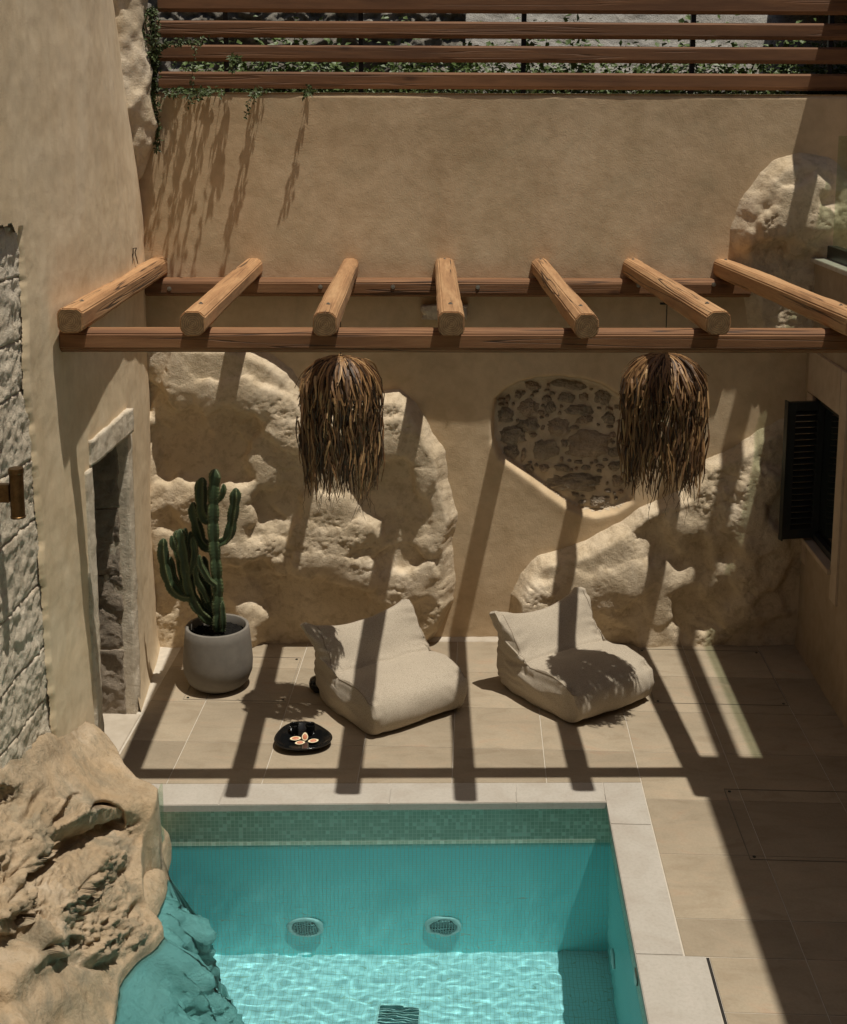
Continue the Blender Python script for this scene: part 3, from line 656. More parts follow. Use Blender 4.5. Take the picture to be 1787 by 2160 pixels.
grid_mesh('plaster_face', np.stack([Xg, Yg, Zg], -1), M['plaster_left'], left, keep=k[:-1, :-1] & k[1:, 1:])
# rough limestone surface under the missing plaster: laid blocks
rn = random.Random(5); zc = .30; courses = []
while zc < 3.7:
    hh = rn.uniform(.27, .40); yy = -1.18+rn.uniform(-.05, .05)
    while yy > -3.3:
        ww = rn.uniform(.35, .62)
        if not (zc+hh/2 < 1.50 and yy-ww/2 < -2.15):
            y0 = max(yy-ww, -2.0 if zc+hh/2 < 1.50 else -9); w2 = yy-y0
            bm = bmesh.new(); NU, NV = 40, 32; V = []
            for j in range(NV+1):
                rw = []
                for i in range(NU+1):
                    u, v = i/NU, j/NV; y = y0+u*w2; z = zc+v*hh
                    e = min(u*w2, (1-u)*w2, v*hh, (1-v)*hh); e = min(1, e/.010)
                    x = .131+.006*(e**.6)+.016*noise.fractal(Vector((y*3.2, z*3.2, 1)), .9, 2, 5)+.011*noise.fractal(Vector((y*13, z*13, 5)), .8, 2, 5)
                    rw.append(bm.verts.new((x-(1-min(1, e*2))*.004, y+.008*noise.noise(Vector((y*9, z*9, 0))), z)))
                V.append(rw)
            for j in range(NV):
                for i in range(NU): bm.faces.new((V[j][i], V[j][i+1], V[j+1][i+1], V[j+1][i]))
            bot = [V[0][i] for i in range(NU+1)]; rim = bot+[V[j][NU] for j in range(1, NV+1)]+V[NV][-2::-1]+[V[j][0] for j in range(NV-1, 0, -1)]
            bk = [bm.verts.new((-.25, q.co.y, q.co.z)) for q in rim]
            for i in range(len(rim)): kk = (i+1) % len(rim); bm.faces.new((rim[kk], rim[i], bk[i], bk[kk]))
            from_bm('stone_block', bm, M['limestone'], left, smooth=True)
        yy -= ww+.001
    zc += hh+.001
box('wall_core', -.9, .113, -1.98, -.62, -.3, 3.62, M['limestone'], left); box('wall_core', -.9, .113, -4.6, -1.98, 1.52, 3.62, M['limestone'], left)
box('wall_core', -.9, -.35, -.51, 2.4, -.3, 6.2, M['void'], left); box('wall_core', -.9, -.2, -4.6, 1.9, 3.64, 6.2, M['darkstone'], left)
# doorway surround: rough limestone jambs and lintel
door = bpy.data.objects.new('doorway', None); COL.objects.link(door); door.parent = left
def roughbox(name, x0, x1, y0, y1, z0, z1, mt, parent, amp=.012, n=(5, 8, 30), seed=0., sc=6.):
    bm = bmesh.new()
    def face(o, u, v, nu, nv):
        g = [[bm.verts.new(o+u*(i/nu)+v*(j/nv)) for i in range(nu+1)] for j in range(nv+1)]
        for j in range(nv):
            for i in range(nu): bm.faces.new((g[j][i], g[j][i+1], g[j+1][i+1], g[j+1][i]))
    X, Y, Zv = Vector((x1-x0, 0, 0)), Vector((0, y1-y0, 0)), Vector((0, 0, z1-z0)); o = Vector((x0, y0, z0)); nx, ny, nz_ = n
    face(o, X, Zv, nx, nz_); face(o+Y, Zv, X, nz_, nx); face(o+X, Y, Zv, ny, nz_); face(o, Zv, Y, nz_, ny); face(o+Zv, X, Y, nx, ny); face(o, Y, X, ny, nx)
    bmesh.ops.remove_doubles(bm, verts=bm.verts, dist=1e-5)
    c = Vector(((x0+x1)/2, (y0+y1)/2, (z0+z1)/2))
    for v in bm.verts:
        q = v.co*sc+Vector((seed, seed, 0)); dv = Vector((noise.fractal(q, .9, 2, 5), noise.fractal(q+Vector((9, 0, 0)), .9, 2, 5), noise.fractal(q+Vector((0, 9, 0)), .9, 2, 5)))
        v.co += dv*amp
    bmesh.ops.recalc_face_normals(bm, faces=bm.faces)
    return from_bm(name, bm, mt, parent, smooth=True)
roughbox('jamb', -.05, .185, -.60, -.47, -.05, 2.03, M['limestone'], door, .008, (10, 8, 90), 1)
roughbox('jamb', -.04, .160, .385, .50, -.05, 2.09, M['limestone'], door, .007, (10, 8, 90), 2)
roughbox('lintel', -.05, .190, -.50, .44, 2.035, 2.20, M['limestone'], door, .010, (10, 50, 10), 3)
zb = [-.05, .48, 1.02, 1.5, 2.02]
for a, b in zip(zb, zb[1:]):
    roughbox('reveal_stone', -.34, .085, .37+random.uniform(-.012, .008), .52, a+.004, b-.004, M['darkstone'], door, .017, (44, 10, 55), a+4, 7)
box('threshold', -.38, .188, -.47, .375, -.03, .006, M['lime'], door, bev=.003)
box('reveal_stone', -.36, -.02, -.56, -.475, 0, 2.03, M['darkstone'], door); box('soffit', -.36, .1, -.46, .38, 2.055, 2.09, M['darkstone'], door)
# wall lamp
p = onX(36, 1040, .26)
t = thing('wall_lamp', 'bronze cylinder wall lamp on the rough stone at the left edge', 'wall light', (.26, p.y, p.z))
bm = bmesh.new(); lathe(bm, [(.0001, -.128), (.028, -.128), (.036, -.126), (.037, -.118), (.0345, -.116), (.0345, .100), (.0375, .104), (.0375, .122), (.035, .128), (.0001, .128)], 36); from_bm('tube', bm, M['bronze'], t, smooth=False)
box('bracket', -.13, -.033, -.022, .022, -.045, .045, M['bronze'], t, bev=.003)

# ================================================================== RIGHT BUILDING
rb = thing('terrace_house', 'tan plastered house on the right with the shuttered window and glass balustrade', 'house')
WX = 5.12
def wallgrid(x, ys_, zs_, mt, name, hole=None, parent=rb):
    Y, Z = np.meshgrid(ys_, zs_); X = x+.006*fbm_arr(Y, Y*0, Z, 1.6, 3)+.03*(1-sstep(Z, 0, .12))*-.5
    k = np.ones(Y.shape, bool)
    if hole: k = ~((Y > hole[0]) & (Y < hole[1]) & (Z > hole[2]) & (Z < hole[3]))
    grid_mesh(name, np.stack([X, Y, Z], -1)[:, ::-1], mt, parent, keep=(k[:-1, :-1] & k[1:, 1:])[:, ::-1])
OY0, OY1, OZ0, OZ1 = .985, 1.70, .94, 2.08
ysR = np.concatenate([np.linspace(-8, OY0-.001, 160), np.linspace(OY0+.01, OY1-.01, 20), np.linspace(OY1+.001, 2.1, 24)])
zsR = np.concatenate([np.linspace(-.02, OZ0-.001, 40), np.linspace(OZ0+.01, OZ1-.01, 30), np.linspace(OZ1+.001, 3.08, 40)])
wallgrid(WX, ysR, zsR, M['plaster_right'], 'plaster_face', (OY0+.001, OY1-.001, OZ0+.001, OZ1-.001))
# raised band round the window
M['band'] = plaster('window_band', (.46, .36, .26), (.52, .41, .30), (.56, .45, .33), grain=.5)
for (y0, y1, z0, z1) in ((OY0-.17, OY0-.001, .72, 2.42), (OY0, OY1+.16, OZ1+.001, 2.42), (OY1+.001, OY1+.16, .72, OZ1)):
    box('window_band', WX-.014, WX+.02, y0, y1, z0, z1, M['band'], rb, bev=.006)
win = bpy.data.objects.new('window', None); COL.objects.link(win); win.parent = rb
box('sill', WX-.04, WX+.26, OY0-.02, OY1, OZ0-.035, OZ0+.004, M['band'], win, bev=.004)
for (y0, y1, z0, z1) in ((OY0+.001, OY0+.05, OZ0+.01, OZ1), (OY1-.05, OY1-.001, OZ0+.01, OZ1), (OY0+.05, OY1-.05, OZ1-.05, OZ1), (OY0+.05, OY1-.05, OZ0+.01, OZ0+.06)):
    box('frame', WX+.03, WX+.12, y0, y1, z0, z1, M['shutter'], win)
box('pane', WX+.07, WX+.078, OY0+.05, OY1-.05, OZ0+.06, OZ1-.05, simple('dark_pane', (.015, .02, .02), .08), win)
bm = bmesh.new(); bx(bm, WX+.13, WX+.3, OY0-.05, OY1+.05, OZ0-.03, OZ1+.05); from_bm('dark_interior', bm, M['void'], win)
# shutter leaf standing open
sh = bpy.data.objects.new('shutter', None); COL.objects.link(sh); sh.parent = rb
A = Vector((onY(1738, 850, 1.66).x+.0, 1.665, 0)); B = Vector((onY(1661, 850, 1.62).x, 1.60, 0)); ww = (A-B).length
sh.location = (B.x, B.y, 0); sh.rotation_euler = (0, 0, math.atan2(A.y-B.y, A.x-B.x))
z0, z1 = .965, 2.045; T = .022
box('stile', 0, .060, -T, T, z0, z1, M['shutter'], sh, bev=.002); box('stile', ww-.05, ww, -T, T, z0, z1, M['shutter'], sh, bev=.002)
box('rail', .061, ww-.051, -T+.002, T-.002, z0, z0+.07, M['shutter'], sh); box('rail', .061, ww-.051, -T+.002, T-.002, z1-.07, z1, M['shutter'], sh)
ns = 20
for i in range(ns):
    z = z0+.085+(z1-z0-.17)*i/(ns-1); bm = bmesh.new(); bx(bm, .061, ww-.051, -.024, .024, -.004, .004)
    o = from_bm('slat', bm, M['shutter'], sh, loc=(0, 0, z)); o.rotation_euler = (R(38), 0, 0)
box('edge_trim', -.012, -.001, -T-.006, T+.006, z0-.01, z1+.01, M['shutter'], sh)
for z in (1.18, 1.85): box('hinge', ww+.001, ww+.035, -.012, .012, z-.04, z+.04, M['black_steel'], sh)
# parapet ledge, channel and glass
box('ledge', WX-.03, WX+.40, -.80, 1.96, 3.083, 3.118, simple('pale_ledge', (.55, .50, .43), .8, 0, 14, .2, .002), rb, bev=.004)
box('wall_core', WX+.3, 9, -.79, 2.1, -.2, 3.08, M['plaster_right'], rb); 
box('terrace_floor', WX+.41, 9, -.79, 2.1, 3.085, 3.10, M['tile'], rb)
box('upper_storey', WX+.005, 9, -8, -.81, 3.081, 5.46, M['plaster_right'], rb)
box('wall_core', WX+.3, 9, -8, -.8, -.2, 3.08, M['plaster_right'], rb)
gl = thing('glass_balustrade', 'clear glass balustrade in a dark channel on the ledge at right', 'balustrade', (5.19, 0, 3.118))
box('channel', 0, .07, -.78, 1.82, .001, .10, M['darkframe'], gl, bev=.003)
box('glass_pane', .030, .040, .52, 1.785, .101, .925, M['glass'], gl); box('glass_pane', .030, .040, -.75, .50, .101, .925, M['glass'], gl)
bh = thing('house_behind', 'plastered house behind the viewpoint that encloses the courtyard', 'house', (0, 0, 0))
box('wall', -4, 9, -9.4, -8.6, -.3, 7.5, M['plaster_right'], bh)
# roof frame over the terrace: one long beam and the solid strip by the back wall
cn = thing('terrace_canopy', 'timber canopy over the upper right terrace, seen by its shadow', 'canopy', (0, 0, 5.28))
box('beam', 5.262, 5.392, -.80, 1.6, -.07, .06, M['beam'], cn); box('roof_panel', 5.225, 8.5, 1.60, 4.4, -.07, .05, M['board'], cn)
for x, y in ((5.5, 1.9), (8.2, 1.9)): box('post', x, x+.1, y, y+.1, -2.15 if x < 6 else -2.15, -.071, M['beam'], cn)

# ================================================================== FENCE, PLANTED BANK, FAR WALLS
box('terrace_ground', -.8, 9, 2.43, 9, 3.6, 4.28, M['earth'], kind='structure')
FY = lambda x: wallY(x)+.07
ang = math.atan(.053)
fence = thing('slat_fence', 'brown horizontal timber fence on black posts along the wall top', 'fence', (0, wallY(0)+.05, 0), ang)
for zc in (4.446, 4.645, 4.822, 5.008, 5.19):
    bm = bmesh.new(); n = 60; x0, x1, hh = (.10+.02*random.random()), 7.0, .061; rings = []
    for i in range(n+1):
        x = x0+(x1-x0)*i/n; w = .0025*noise.noise(Vector((x*1.7, zc*9, 0))); q = .0025*noise.noise(Vector((x*2.3, zc*7, 4)))
        rings.append([bm.verts.new((x, y, zc+z)) for y, z in ((.0+q, -hh+.024+w), (.0+q, hh-.016+w), (.014, hh+w), (.048, hh+w), (.052, hh-.005), (.052, -hh+w), (.020, -hh-.003))])
    for a, b in zip(rings, rings[1:]):
        for j in range(7): bm.faces.new((a[j], b[j], b[(j+1) % 7], a[(j+1) % 7]))
    bm.faces.new(rings[0]); bm.faces.new(rings[-1][::-1])
    bmesh.ops.recalc_face_normals(bm, faces=bm.faces); from_bm('board', bm, M['board'], fence)
for px in (479, 763, 1106, 1462, 1752):
    x = onW(px, 170, -.1).x; box('post', x-.018, x+.018, .056, .096, 4.30, 5.5, M['black_steel'], fence)
w1 = thing('whitewashed_wall', 'whitewashed rubble wall seen through the fence at right', 'wall')
Xr, Zr = np.meshgrid(np.linspace(2.4, 8, 300), np.linspace(4.2, 6.6, 120))
vor = fbm_arr(Xr*.7, Xr*0, Zr*1.6, 4, 4); grid_mesh('wall_face', np.stack([Xr, 3.7+(Zr-4.2)*.55-.018*vor-.008*fbm_arr(Xr, Xr*0+2, Zr, 16, 3), Zr], -1), M['whitewash'], w1)
w2 = thing('rubble_wall', 'grey rubble wall seen through the fence at left', 'wall')
Xr, Zr = np.meshgrid(np.linspace(-1, 2.45, 240), np.linspace(4.2, 6.6, 140))
vor = ridged(Xr, Xr*0, Zr*1.5, 3.5, 4); grid_mesh('wall_face', np.stack([Xr, 4.0+(Zr-4.2)*.4-.12*vor-.03*fbm_arr(Xr, Xr*0+2, Zr, 14, 3), Zr], -1), M['greystone'], w2)

def leafquad(bm, p, d, n, L, W):
    d = d.normalized(); s = d.cross(n).normalized()*W; u = n.normalized()*(L*.12)
    a = bm.verts.new(p); b = bm.verts.new(p+d*L*.45+s+u); c = bm.verts.new(p+d*L); e = bm.verts.new(p+d*L*.45-s+u); m_ = bm.verts.new(p+d*L*.5-u*.5)
    bm.faces.new((a, b, m_)); bm.faces.new((b, c, m_)); bm.faces.new((c, e, m_)); bm.faces.new((e, a, m_))
def rv(s=1.): return Vector((random.gauss(0, s), random.gauss(0, s), random.gauss(0, s)))
# ground cover behind the fence
bm = bmesh.new(); rn = random.Random(3)
def vine_mass(bm, n, xr, yr, zf, L=(.03, .07)):
    for _ in range(n):
        x = rn.uniform(*xr); y = rn.uniform(*yr); hz = zf(x); z = 4.3+abs(rn.gauss(0, hz))
        d = Vector((rn.gauss(0, 1), rn.gauss(0, 1)-.5, rn.gauss(.1, .6))); nn = Vector((rn.gauss(0, .5), rn.gauss(-.3, .5), 1))
        l = rn.uniform(*L); leafquad(bm, Vector((x, y, z)), d, nn, l, l*.38)
vine_mass(bm, 15000, (.1, 6.6), (2.12, 2.9), lambda x: .12+.14*abs(noise.noise(Vector((x*1.4, 0, 0))))+.03*(x > 2), (.03, .065))
vine_mass(bm, 2600, (5.2, 6.8), (2.3, 3.0), lambda x: .25)
for cx_ in (2.9, 3.35, 4.2, 4.45, 5.0, 1.0, 1.4, .8, 1.9):
    for _ in range(140):
        p = Vector((cx_+rn.gauss(0, .08), 2.5+rn.gauss(0, .2), 4.4+abs(rn.gauss(0, .28)))); l = rn.uniform(.04, .08)
        leafquad(bm, p, Vector((rn.gauss(0, 1), rn.gauss(0, 1)-.4, rn.gauss(0, .7))), Vector((rn.gauss(0, .5), -.4, 1)), l, l*.42)
o = from_bm('ground_cover', bm, M['leaf2'], kind='stuff'); o['label'] = 'leafy green ground cover and vines growing behind the fence'
# creepers that hang over the wall top
def creeper(paths, label, dense=1., leafL=(.022, .042)):
    t = thing('hanging_creeper', label, 'creeper', tuple(paths[0][0]), 0, 'green creepers hanging at the wall top'); org = Vector(paths[0][0])
    bs, bl = bmesh.new(), bmesh.new()
    for pts in paths:
        pts = [Vector(p) for p in pts]; seq = []
        for a, b in zip(pts, pts[1:]):
            n = max(2, int((b-a).length/.03))
            for i in range(n): seq.append(a.lerp(b, i/n)+rv(.006))
        seq.append(pts[-1]); tube(bs, [p-org for p in seq], .0022, 4)
        for p in seq:
            for _ in range(int(3*dense+random.random())):
                d = Vector((random.gauss(0, 1), random.gauss(-.5, .7), random.gauss(-.3, .8))); l = random.uniform(*leafL)
                leafquad(bl, p-org+rv(.006), d, Vector((0, -.7, .7))+rv(.4), l, l*.26)
    st_ = from_bm('stem', bs, M['stem'], t)
    if len(paths) > 1: st_['kind'] = 'stuff'
    o = from_bm('leaves', bl, M['leaf'], t); o['kind'] = 'stuff'
W = lambda px, py, off: onW(px, py, off)
big = []
for _ in range(9):
    j = random.gauss(0, 5); big.append([W(322+j, 20, .06), W(326+j, 110, .10), W(322+j, 200, .12), W(328+j*.6, 250, .10), W(332+j*.3, random.uniform(255, 330), .07)])
for _ in range(4):
    j = random.gauss(0, 6); big.append([W(310+j, 30, .1), W(312+j, 80, .14), W(306+j, 120, .15)])
for _ in range(5): big.append([W(400+random.gauss(0, 20), 88, .02), W(350, 92, .1), W(330, 110, .12), W(322, 170+random.uniform(0, 60), .12)])
creeper(big, 'dense creeper hanging down the left end of the fence beside the tall rock', 1.3)
creeper([[W(430, 80, .03), W(415, 95, .10), W(408, 130, .12), W(404, 180, .10)], [W(440, 84, .03), W(428, 80, .10), W(415, 100, .12)], [W(395, 84, .03), W(380, 88, .08)]], 'thin creeper strand drooping over the third and fourth fence boards', 1.2)
creeper([[W(490, 120, .02), W(492, 125, .10), W(488, 150, .13)], [W(495, 128, .03), W(500, 122, .12), W(505, 135, .13)]], 'small leafy sprig poking out between the two lowest boards', 1.6, (.04, .06))
creeper([[W(452, 190, .02), W(430, 200, .08), W(408, 212, .11), W(396, 222, .12)], [W(385, 188, .02), W(375, 196, .08)], [W(440, 188, .02), W(425, 197, .10)]], 'creeper strand creeping left along the wall top under the fence', 1.3)
creeper([[W(550, 188, .02), W(530, 205, .10), W(521, 230, .13), W(518, 250, .14)], [W(560, 190, .02), W(545, 197, .10), W(534, 215, .12)]], 'creeper strand hanging below the wall top, second from the right', 1.3)
creeper([[W(650, 185, .02), W(645, 195, .09), W(640, 202, .12)], [W(655, 190, .02), W(648, 198, .11)]], 'short creeper tuft on the wall top, rightmost of the creepers', 1.8)
bt = []
for x, n in ((355, 1), (375, 2), (405, 2), (425, 2), (445, 2), (470, 1), (540, 2)):
    for _ in range(n): bt.append([W(x, 190, .0), W(x-3, 192+random.uniform(0, 4), .10+random.random()*.08), W(x-8, 198+random.uniform(0, 8), .18+random.random()*.10)])
creeper(bt, 'row of short sprigs leaning out over the left part of the wall top', .7, (.03, .05))
# dry twig on the left wall
p = onX(283, 522, .13)
bm = bmesh.new(); q = [onX(279, 556, .10), onX(281, 535, .10), onX(281, 524, .11), onX(288, 523, .11), onX(285, 532, .10), onX(291, 556, .10)]
tube(bm, q, .004, 5); tag(from_bm('dry_twig', bm, M['stem']), 'dry dark twig loop on the left wall above the first log', 'twig')

# ================================================================== PERGOLA
perg = thing('pergola', 'honey brown timber pergola of seven logs on two beams', 'pergola', (0, wallY(0), 2.96), ang)
def section(hw, hh, ch, rnd=0.):
    return [(-hw+ch, -hh), (hw-ch, -hh), (hw, -hh+ch), (hw, hh-ch), (hw-ch, hh), (-hw+ch, hh), (-hw, hh-ch), (-hw, -hh+ch)]
def timber(name, a, b, hw, hh, ch, mt, parent, seed, wob=.004, n=36, ends=True):
    """along local X from a to b, object placed at a"""
    L = (b-a).length; bm = bmesh.new(); rings = []
    for i in range(n+1):
        x = L*i/n; sec = section(hw, hh, ch)
        out = []
        for k, (y, z) in enumerate(sec):
            s = 1+wob/hw*noise.noise(Vector((x*1.1, k*2.3, seed)))+wob*.5/hw*noise.noise(Vector((x*4.5, k*1.3, seed+5)))
            out.append(bm.verts.new((x, y*s, z*s)))
        rings.append(out)
    for p, q in zip(rings, rings[1:]):
        for j in range(8): bm.faces.new((p[j], q[j], q[(j+1) % 8], p[(j+1) % 8]))
    f0 = bm.faces.new(rings[0]); f1 = bm.faces.new(rings[-1][::-1]); f0.material_index = f1.material_index = 1
    bmesh.ops.recalc_face_normals(bm, faces=bm.faces)
    be = [e for e in bm.edges if len(e.link_faces) == 2 and e.calc_face_angle(0) > .5]
    bmesh.ops.bevel(bm, geom=be, offset=.007, segments=2, affect='EDGES', clamp_overlap=True)
    o = from_bm(name, bm, [mt, M['endgrain']], parent); o.location = a
    o.rotation_euler = (b-a).to_track_quat('X', 'Z').to_euler(); return o
inv = Matrix.Rotation(-ang, 4, 'Z') @ Matrix.Translation((0, -wallY(0), -2.96))
def L_(p): return inv @ Vector(p)
def bolt(parent_o, world_p, axis='Y', r=.015):
    bm = bmesh.new(); bmesh.ops.create_cone(bm, cap_ends=True, segments=6, radius1=r*.7, radius2=r*.6, depth=.007)
    bmesh.ops.translate(bm, verts=bm.verts, vec=(0, 0, .006)); lathe(bm, [(.0001, .004), (r*1.15, .004), (r*1.2, 0)], 18)
    o = from_bm('bolt', bm, M['zinc']); o.parent = parent_o
    lm = parent_o.matrix_basis; wp = (perg_mw @ lm).inverted() @ Vector(world_p); o.location = wp
    rot = (perg_mw @ lm).to_3x3().inverted() @ (Vector((0, -1, 0)) if axis == 'Y' else Vector((0, 0, 1)))
    o.rotation_euler = rot.to_track_quat('Z', 'Y').to_euler()
perg_mw = Matrix.Translation((0, wallY(0), 2.96)) @ Matrix.Rotation(ang, 4, 'Z')
led = timber('beam', L_((.00, wallY(0)-.080, 2.885)), L_((4.62, wallY(4.62)-.080, 2.885)), .078, .068, .026, M['beam'], perg, 31, .002, 80)
frontY = lambda x: -.80+.053*(x-2.4)+.02
fb = timber('beam', L_((.165, frontY(.165), 2.893)), L_((5.6, frontY(5.6), 2.893)), .060, .068, .026, M['beam'], perg, 47, .002, 90)
logs = [(.071, .279, -1.086), (.802, .978, -1.149), (1.548, 1.700, -1.132), (2.274, 2.388, -1.061), (3.010, 3.124, -1.108), (3.717, 3.864, -.953), (4.427, 4.62, -.98)]
for k, (xf, xn, yn) in enumerate(logs):
    a = Vector((xn, yn, 3.030+(k % 3)*.001)); b = Vector((xf, wallY(xf)+.03, 3.030))
    hw_ = .069+(.0045*math.sin(k*2.4+.5)); ln = timber('log', L_(a), L_(b), hw_, .069, .024+.010*((k*37 % 10)/10), M['log'], perg, 3.3*k, .006, 30)
    d = (b-a).normalized()
    bolt(ln, a+d*.30+Vector((0, 0, .0685)), 'Z', .011); 
    if k > 2: bolt(ln, b-d*.10+Vector((0, 0, .0685)), 'Z', .011)
for px, py in ((357, 609), (676, 605), (829, 605), (1008, 606), (1347, 602), (1506, 600)):
    p = onW(px, py, .158); bolt(led, (p.x, p.y, p.z), 'Y', .014)

# ================================================================== PENDANT LAMPS
def lamp(x, y, zt, zb, rad, label, seed, ztop=2.955, n=1250, brk=False):
    rn = random.Random(seed); t = thing('pendant_lamp', label, 'pendant lamp', (x, y, zt), 0, 'fringed pendant lamps hanging from the pergola')
    bm = bmesh.new(); tube(bm, [(0, 0, -.05), (0, 0, ztop-zt)], .0035, 6); from_bm('cable', bm, M['cable'], t)
    if brk: box('bracket', -.045, .006, -.012, .012, ztop-zt-.012, ztop-zt, M['cable'], t)
    Ht = zt-zb
    def prof(s):                                    # s metres of arc from the crown -> (radius, drop)
        q = rad*1.45
        if s < q: a = s/q; return rad*math.sin(a*math.pi/2)**.80, rad*1.02*(1-math.cos(a*math.pi/2))
        return rad*(1-.10*(s-q)/.7), rad*1.02+(s-q)
    bm = bmesh.new(); tl = bm.verts.layers.float.new('tone')
    for k in range(n):
        th = rn.uniform(0, 2*math.pi); s0 = rn.choice([rn.uniform(0, .12), rn.uniform(.05, .35), rn.uniform(.25, .70), rn.uniform(.5, .75)]); ln = rn.uniform(.14, .38)
        if rn.random() < .06: ln += .12
        smax = Ht+rad*.45; tone = min(1, max(0, rn.gauss(.42, .30))); r0 = rn.uniform(.0042, .0100)+(.003 if s0 < .3 and rn.random() < .4 else 0); inn = rn.uniform(-.05, .012)+(0.03 if rn.random() < .1 else 0); ph = rn.uniform(0, 9); dth = rn.gauss(0, .10)
        pts = []; m_ = 6
        for i in range(m_+1):
            f = i/m_; s = s0+ln*f
            if s > smax+.14*rn.random()*(rn.random() < .35): break
            r, d = prof(s); flare = .018*max(0, f-.8)*5*(rn.random()) if s < .5 else .0
            th2 = th+dth*f+.05*math.sin(ph+s*19); rr = max(.004, r+inn*min(1, s/.15)+flare+.008*math.sin(ph*2+s*22))
            pts.append(Vector((rr*math.cos(th2), rr*math.sin(th2), -d)))
        if len(pts) < 3: continue
        c0 = len(bm.verts); tube(bm, pts, [r0*(.8 if i == 0 else (1.15-.75*i/(len(pts)-1))) for i in range(len(pts))], 4, cap=False)
        bm.verts.ensure_lookup_table()
        for v in bm.verts[c0:]: v[tl] = tone
    # long thin tails
    for k in range(34):
        th = rn.uniform(0, 2*math.pi); r = rad*rn.uniform(.5, .92); z = -(Ht-.22); p = Vector((r*math.cos(th), r*math.sin(th), z)); pts = [p.copy()]
        for i in range(rn.randint(6, 11)): p += Vector((rn.gauss(0, .010), rn.gauss(0, .010), -.035)); pts.append(p.copy())
        c0 = len(bm.verts); tube(bm, pts, [.0035*(1-.7*i/len(pts)) for i in range(len(pts))], 4, cap=False); bm.verts.ensure_lookup_table()
        for v in bm.verts[c0:]: v[tl] = .25
    o = from_bm('fringe', bm, M['fringe'], t); o['kind'] = 'stuff'
    bm = bmesh.new(); tube(bm, [(0, 0, -.16), (0, 0, -.03)], .026, 14); from_bm('socket', bm, M['cable'], t)
    bm = bmesh.new(); N = 40
    for (rr, zz_) in ((rad*.93, -rad*1.0), (rad*.6, -rad*.35)):
        tube(bm, [(rr*math.cos(2*math.pi*i/N), rr*math.sin(2*math.pi*i/N), zz_) for i in range(N+1)], .004, 5)
    from_bm('hoop', bm, M['cable'], t)
LY = .36
p1 = onY(719, 752, .33); p2 = onY(1403.5, 746, LY)
lamp(p1.x, .33, p1.z, 1.66, .262, 'shaggy brown pendant lamp hanging on the left, above the left beanbag', 11, ztop=2.99)
lamp(p2.x, LY, p2.z, 1.70, .272, 'shaggy brown pendant lamp hanging on the right, above the right beanbag', 12, brk=True, ztop=2.965)

